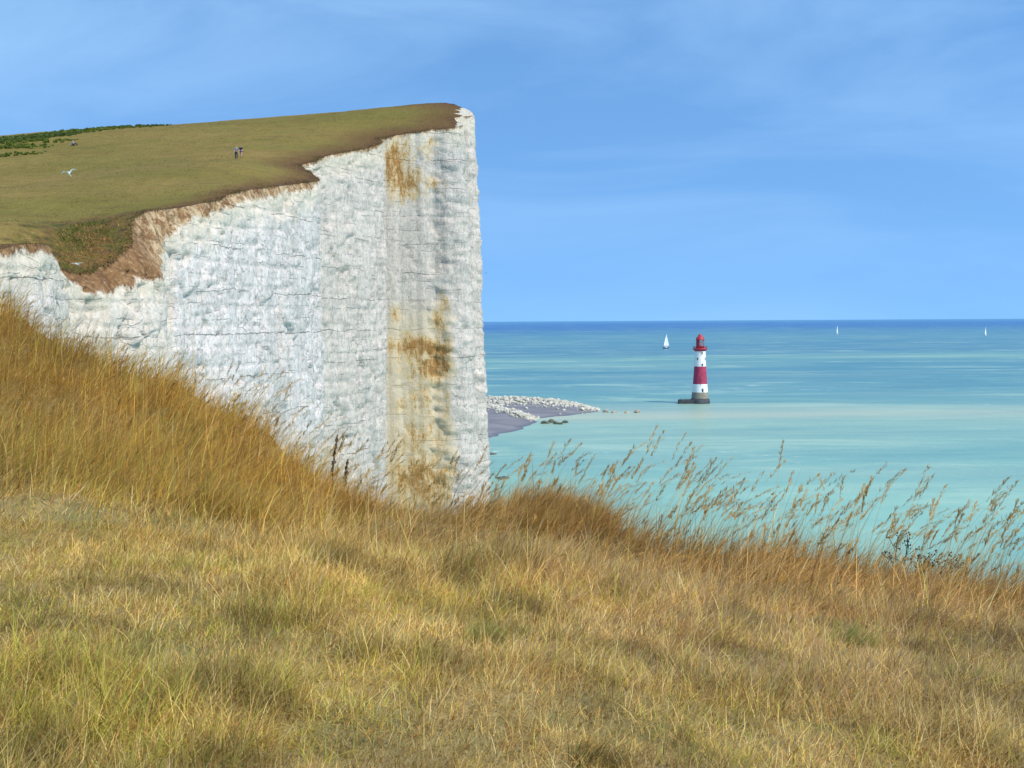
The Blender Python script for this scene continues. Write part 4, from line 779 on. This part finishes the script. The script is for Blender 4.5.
# ragged turf along the far cliff edge and rough tufts over the far turf
kf = np.where((fr[:, 1] > 84) & (fr[:, 1] < 232))[0]; n_ = 15000; i_ = rng.choice(kf, n_); i_ = i_[(rng.random(n_) < sstep(.38, .62, fbm(s_[i_] * .35, s_[i_] * 0, 4, 155)) * .8 + .08) & (fr[i_, 1] < 213)]; n_ = len(i_); back = rng.exponential(.5, n_) - .12; x = fr[i_, 0] - nor[i_, 0] * back; y = fr[i_, 1] - nor[i_, 1] * back
cfr = fbm(x * .4, y * .4, 3, 151)[:, None]; col = (np.array([.27, .155, .075]) * (1 - cfr) + np.array([.30, .22, .08]) * cfr) * rng.uniform(.6, 1.3, (n_, 1))
V1 = blades(np.c_[x, y, top_z(x, y) - .04], rng.uniform(.15, .5, n_) * (.5 + cfr[:, 0]), np.full(n_, .07), rng.uniform(.2, 1.2, n_), rng.uniform(.4, 1.8, n_), np.arctan2(nor[i_, 1], nor[i_, 0]) + rng.normal(0, .8, n_), col, 2)
n_ = 70000; x = rng.uniform(-75, -5, n_); y = rng.uniform(88, 240, n_); ok = in_poly(x, y, poly) & (rng.random(n_) < sstep(.42, .62, fbm(x * .35, y * .35, 4, 152)) * .9 + .08); x = x[ok]; y = y[ok]; n_ = len(x)
cfr = fbm(x * .2, y * .2, 3, 153)[:, None]; col = (np.array([.15, .14, .035]) * cfr + np.array([.23, .165, .06]) * (1 - cfr)) * rng.uniform(.7, 1.2, (n_, 1))
V2 = blades(np.c_[x, y, top_z(x, y) - .03], rng.uniform(.06, .17, n_), np.full(n_, .09), rng.uniform(.2, 1.3, n_), rng.uniform(.2, 1, n_), rng.uniform(0, 6.3, n_), col, 2)
gx = rng.uniform(pb[:, 0].min(), pb[:, 0].max(), 14000); gy = rng.uniform(pb[:, 1].min(), pb[:, 1].max(), 14000); dpb = dist_line(gx, gy, np.vstack([pb, pb[:1]])); ok = in_poly(gx, gy, pb) & (rng.random(14000) < sstep(-.2, 1.0, dpb / 5 + (fbm(gx * .4, gy * .4, 4, 156) - .5) * 2.2)); x = gx[ok]; y = gy[ok]; n_ = len(x)
cfr = sstep(.42, .58, fbm(x * .5, y * .5, 4, 154))[:, None]; col = (np.array([.17, .18, .03]) * cfr + np.array([.40, .24, .08]) * (1 - cfr)) * rng.uniform(.6, 1.3, (n_, 1))
V3 = blades(np.c_[x, y, top_z(x, y) - .03], rng.uniform(.15, .45, n_), np.full(n_, .07), rng.uniform(.2, 1.0, n_), rng.uniform(.3, 1.3, n_), rng.uniform(0, 6.3, n_), col, 2)
tg2 = link('clifftop_grass', make_grass('clifftop_grass', [v[:3] for v in (V1, V2, V3)]), GRASS, smooth=False); tag(tg2, 'rough short grass over the far clifftop and fringing its eroded edge', 'grass', kind='stuff')

# tussocks
def tussock(px, Y, rad_, L, n, cA, cB, label, az0=.1):
    x0 = (px - 512) / F * Y; z0_ = float(ground_z(np.array([x0]), np.array([Y]))[0]); rr_ = np.sqrt(rng.random(n)) * rad_; a = rng.uniform(0, 6.283, n); x = rr_ * np.cos(a); y = rr_ * np.sin(a)
    z = ground_z(x + x0, y + Y) - z0_ - .02; az = a + rng.normal(0, .9, n); wx = np.cos(az) * rr_ / rad_ + np.cos(az0) * .8; wy = np.sin(az) * rr_ / rad_ + np.sin(az0) * .8; az = np.arctan2(wy, wx)
    col = cA + (cB - cA) * rng.random((n, 1)); V, Fq, C, _ = blades(np.c_[x, y, z], L * rng.lognormal(0, .25, n), np.full(n, .0045), rng.uniform(.0, .8, n) + .4 * rr_ / rad_, rng.uniform(.2, 1.6, n), az, col * rng.uniform(.7, 1.2, (n, 1)), 4)
    o = link('grass_tussock', make_grass('grass_tussock', [(V, Fq, C)]), GRASS, smooth=False); o.location = (x0, Y, z0_); tag(o, label, 'tussock')
RB = np.array([.36, .20, .07])
RB2 = np.array([.46, .27, .10])
tussock(552, 10.1, .50, .24, 3600, GOLD, RB2, 'rounded golden-brown tussock on the rim, where the cliff foot meets the water')
tussock(440, 10.4, .38, .22, 1500, GOLD * .8, BROWN, 'dark brown tussock on the rim below the ochre stained cliff')
tussock(340, 10.6, .35, .24, 1500, GOLD * .9, BROWN, 'brown tussock on the rim at the foot of the dark dried seed spike')
tussock(215, 9.3, .42, .24, 1700, GOLD, np.array([.30, .26, .06]), 'large golden tussock with green base at the foot of the left bank')
tussock(322, 7.4, .13, .2, 700, np.array([.26, .22, .05]), BROWN, 'small upright brown tuft in the middle of the short grass, left half')
tussock(480, 6.0, .09, .13, 260, GREEN * .8, np.array([.30, .30, .08]), 'small green tuft in short grass below the middle of the photo')
tussock(130, 4.75, .10, .13, 420, GREEN * .7, np.array([.24, .26, .06]), 'dark green tuft near the lower left corner of the slope')
tussock(590, 4.5, .09, .12, 380, BROWN, np.array([.20, .20, .05]), 'brown tuft at the bottom edge right of the middle')
tussock(960, 6.2, .16, .15, 450, GREEN * .8, np.array([.32, .28, .08]), 'green tuft in brown grass near the right edge of the slope')
tussock(850, 7.0, .15, .17, 420, GREEN * .8, np.array([.34, .30, .08]), 'green and straw tuft among pinkish grass below the dark weeds')

# dark dried weeds
DW = plain('dried_seed_brown', (.045, .028, .022), .85, .3, 20)
def tube_bm(bm, pts, r, seg=6):
    rings = []
    for i, p in enumerate(pts):
        rr_ = r * (1 - .35 * i / len(pts)); rings.append([bm.verts.new((p.x + rr_ * math.cos(6.283 * k / seg), p.y + rr_ * math.sin(6.283 * k / seg), p.z)) for k in range(seg)])
    for a, b in zip(rings[:-1], rings[1:]):
        for k in range(seg): bm.faces.new((a[k], a[(k + 1) % seg], b[(k + 1) % seg], b[k]))
    bm.faces.new(rings[-1]); bm.faces.new(rings[0][::-1])
def weed(name, px, Y, h, spike, label, n=1, cat='dried weed', sp=.0):
    x0 = (px - 512) / F * Y; z0_ = float(ground_z(np.array([x0]), np.array([Y]))[0]); root = empty(name, (x0, Y, z0_ - .05)); tag(root, label, cat)
    for q in range(n):
        ox = (q - (n - 1) / 2) * sp + random.uniform(-.02, .02); oy = random.uniform(-.05, .05); hh_ = h * random.uniform(.75, 1.0) if q else h; top_ = Vector((ox + .10 * hh_, oy, hh_))
        bm = bmesh.new(); prev = Vector((ox * .6, oy, 0))
        pts = [Vector((ox * (.6 + .4 * i / 8) + .10 * hh_ * (i / 8) ** 2, oy, hh_ * i / 8)) for i in range(9)]; tube_bm(bm, pts, .0038); prev = pts[-1]
        if not spike:
            tips = []
            for i in range(8):
                t = random.uniform(.4, .95); b_ = Vector((ox + .10 * hh_ * t * t, oy, hh_ * t)); e_ = b_ + Vector((random.uniform(-.09, .12), random.uniform(-.08, .08), random.uniform(.04, .13))); cyl_bm(bm, b_, e_, .0022, 5); tips.append(e_)
            tips.append(prev)
        bobj('stem', bm, DW, root)
        bm = bmesh.new()
        if spike:
            for i in range(170):
                t = random.uniform(.40, 1.0); b_ = Vector((ox + .10 * hh_ * t * t, oy, hh_ * t)); a = random.random() * 6.28; r_ = random.uniform(.004, .034) * (1.25 - t * .8) * (.6 + .4 * math.sin(t * 55))
                s2 = bmesh.ops.create_icosphere(bm, subdivisions=1, radius=random.uniform(.004, .008)); bmesh.ops.transform(bm, matrix=Matrix.Translation(b_ + Vector((r_ * math.cos(a), r_ * math.sin(a), 0))) @ Matrix.Diagonal((1, 1, 1.5, 1)), verts=s2['verts'])
        else:
            for e_ in tips:
                for _ in range(4):
                    s2 = bmesh.ops.create_icosphere(bm, subdivisions=1, radius=random.uniform(.004, .009)); bmesh.ops.translate(bm, verts=s2['verts'], vec=e_ + Vector([random.uniform(-.02, .02) for _ in range(3)]))
        bobj('seed_head', bm, DW, root)
weed('dock_plant', 331, 11.2, .62, True, 'tall dark brown dried seed spike against the white cliff foot')
weed('dock_plant', 342, 11.25, .42, True, 'shorter dark dried seed spike beside the tall one against the cliff')
weed('dried_weed', 900, 9.7, .44, False, 'dark dried weed with the tallest seed clusters against the pale water', 2, sp=.08)
weed('dried_weed', 925, 9.6, .26, False, 'low dark dried weed to the right of the taller dark one', 3, sp=.07)
weed('dried_weed', 950, 9.6, .20, False, 'lowest dark dried weed on the rim nearest the right edge', 2, sp=.08)
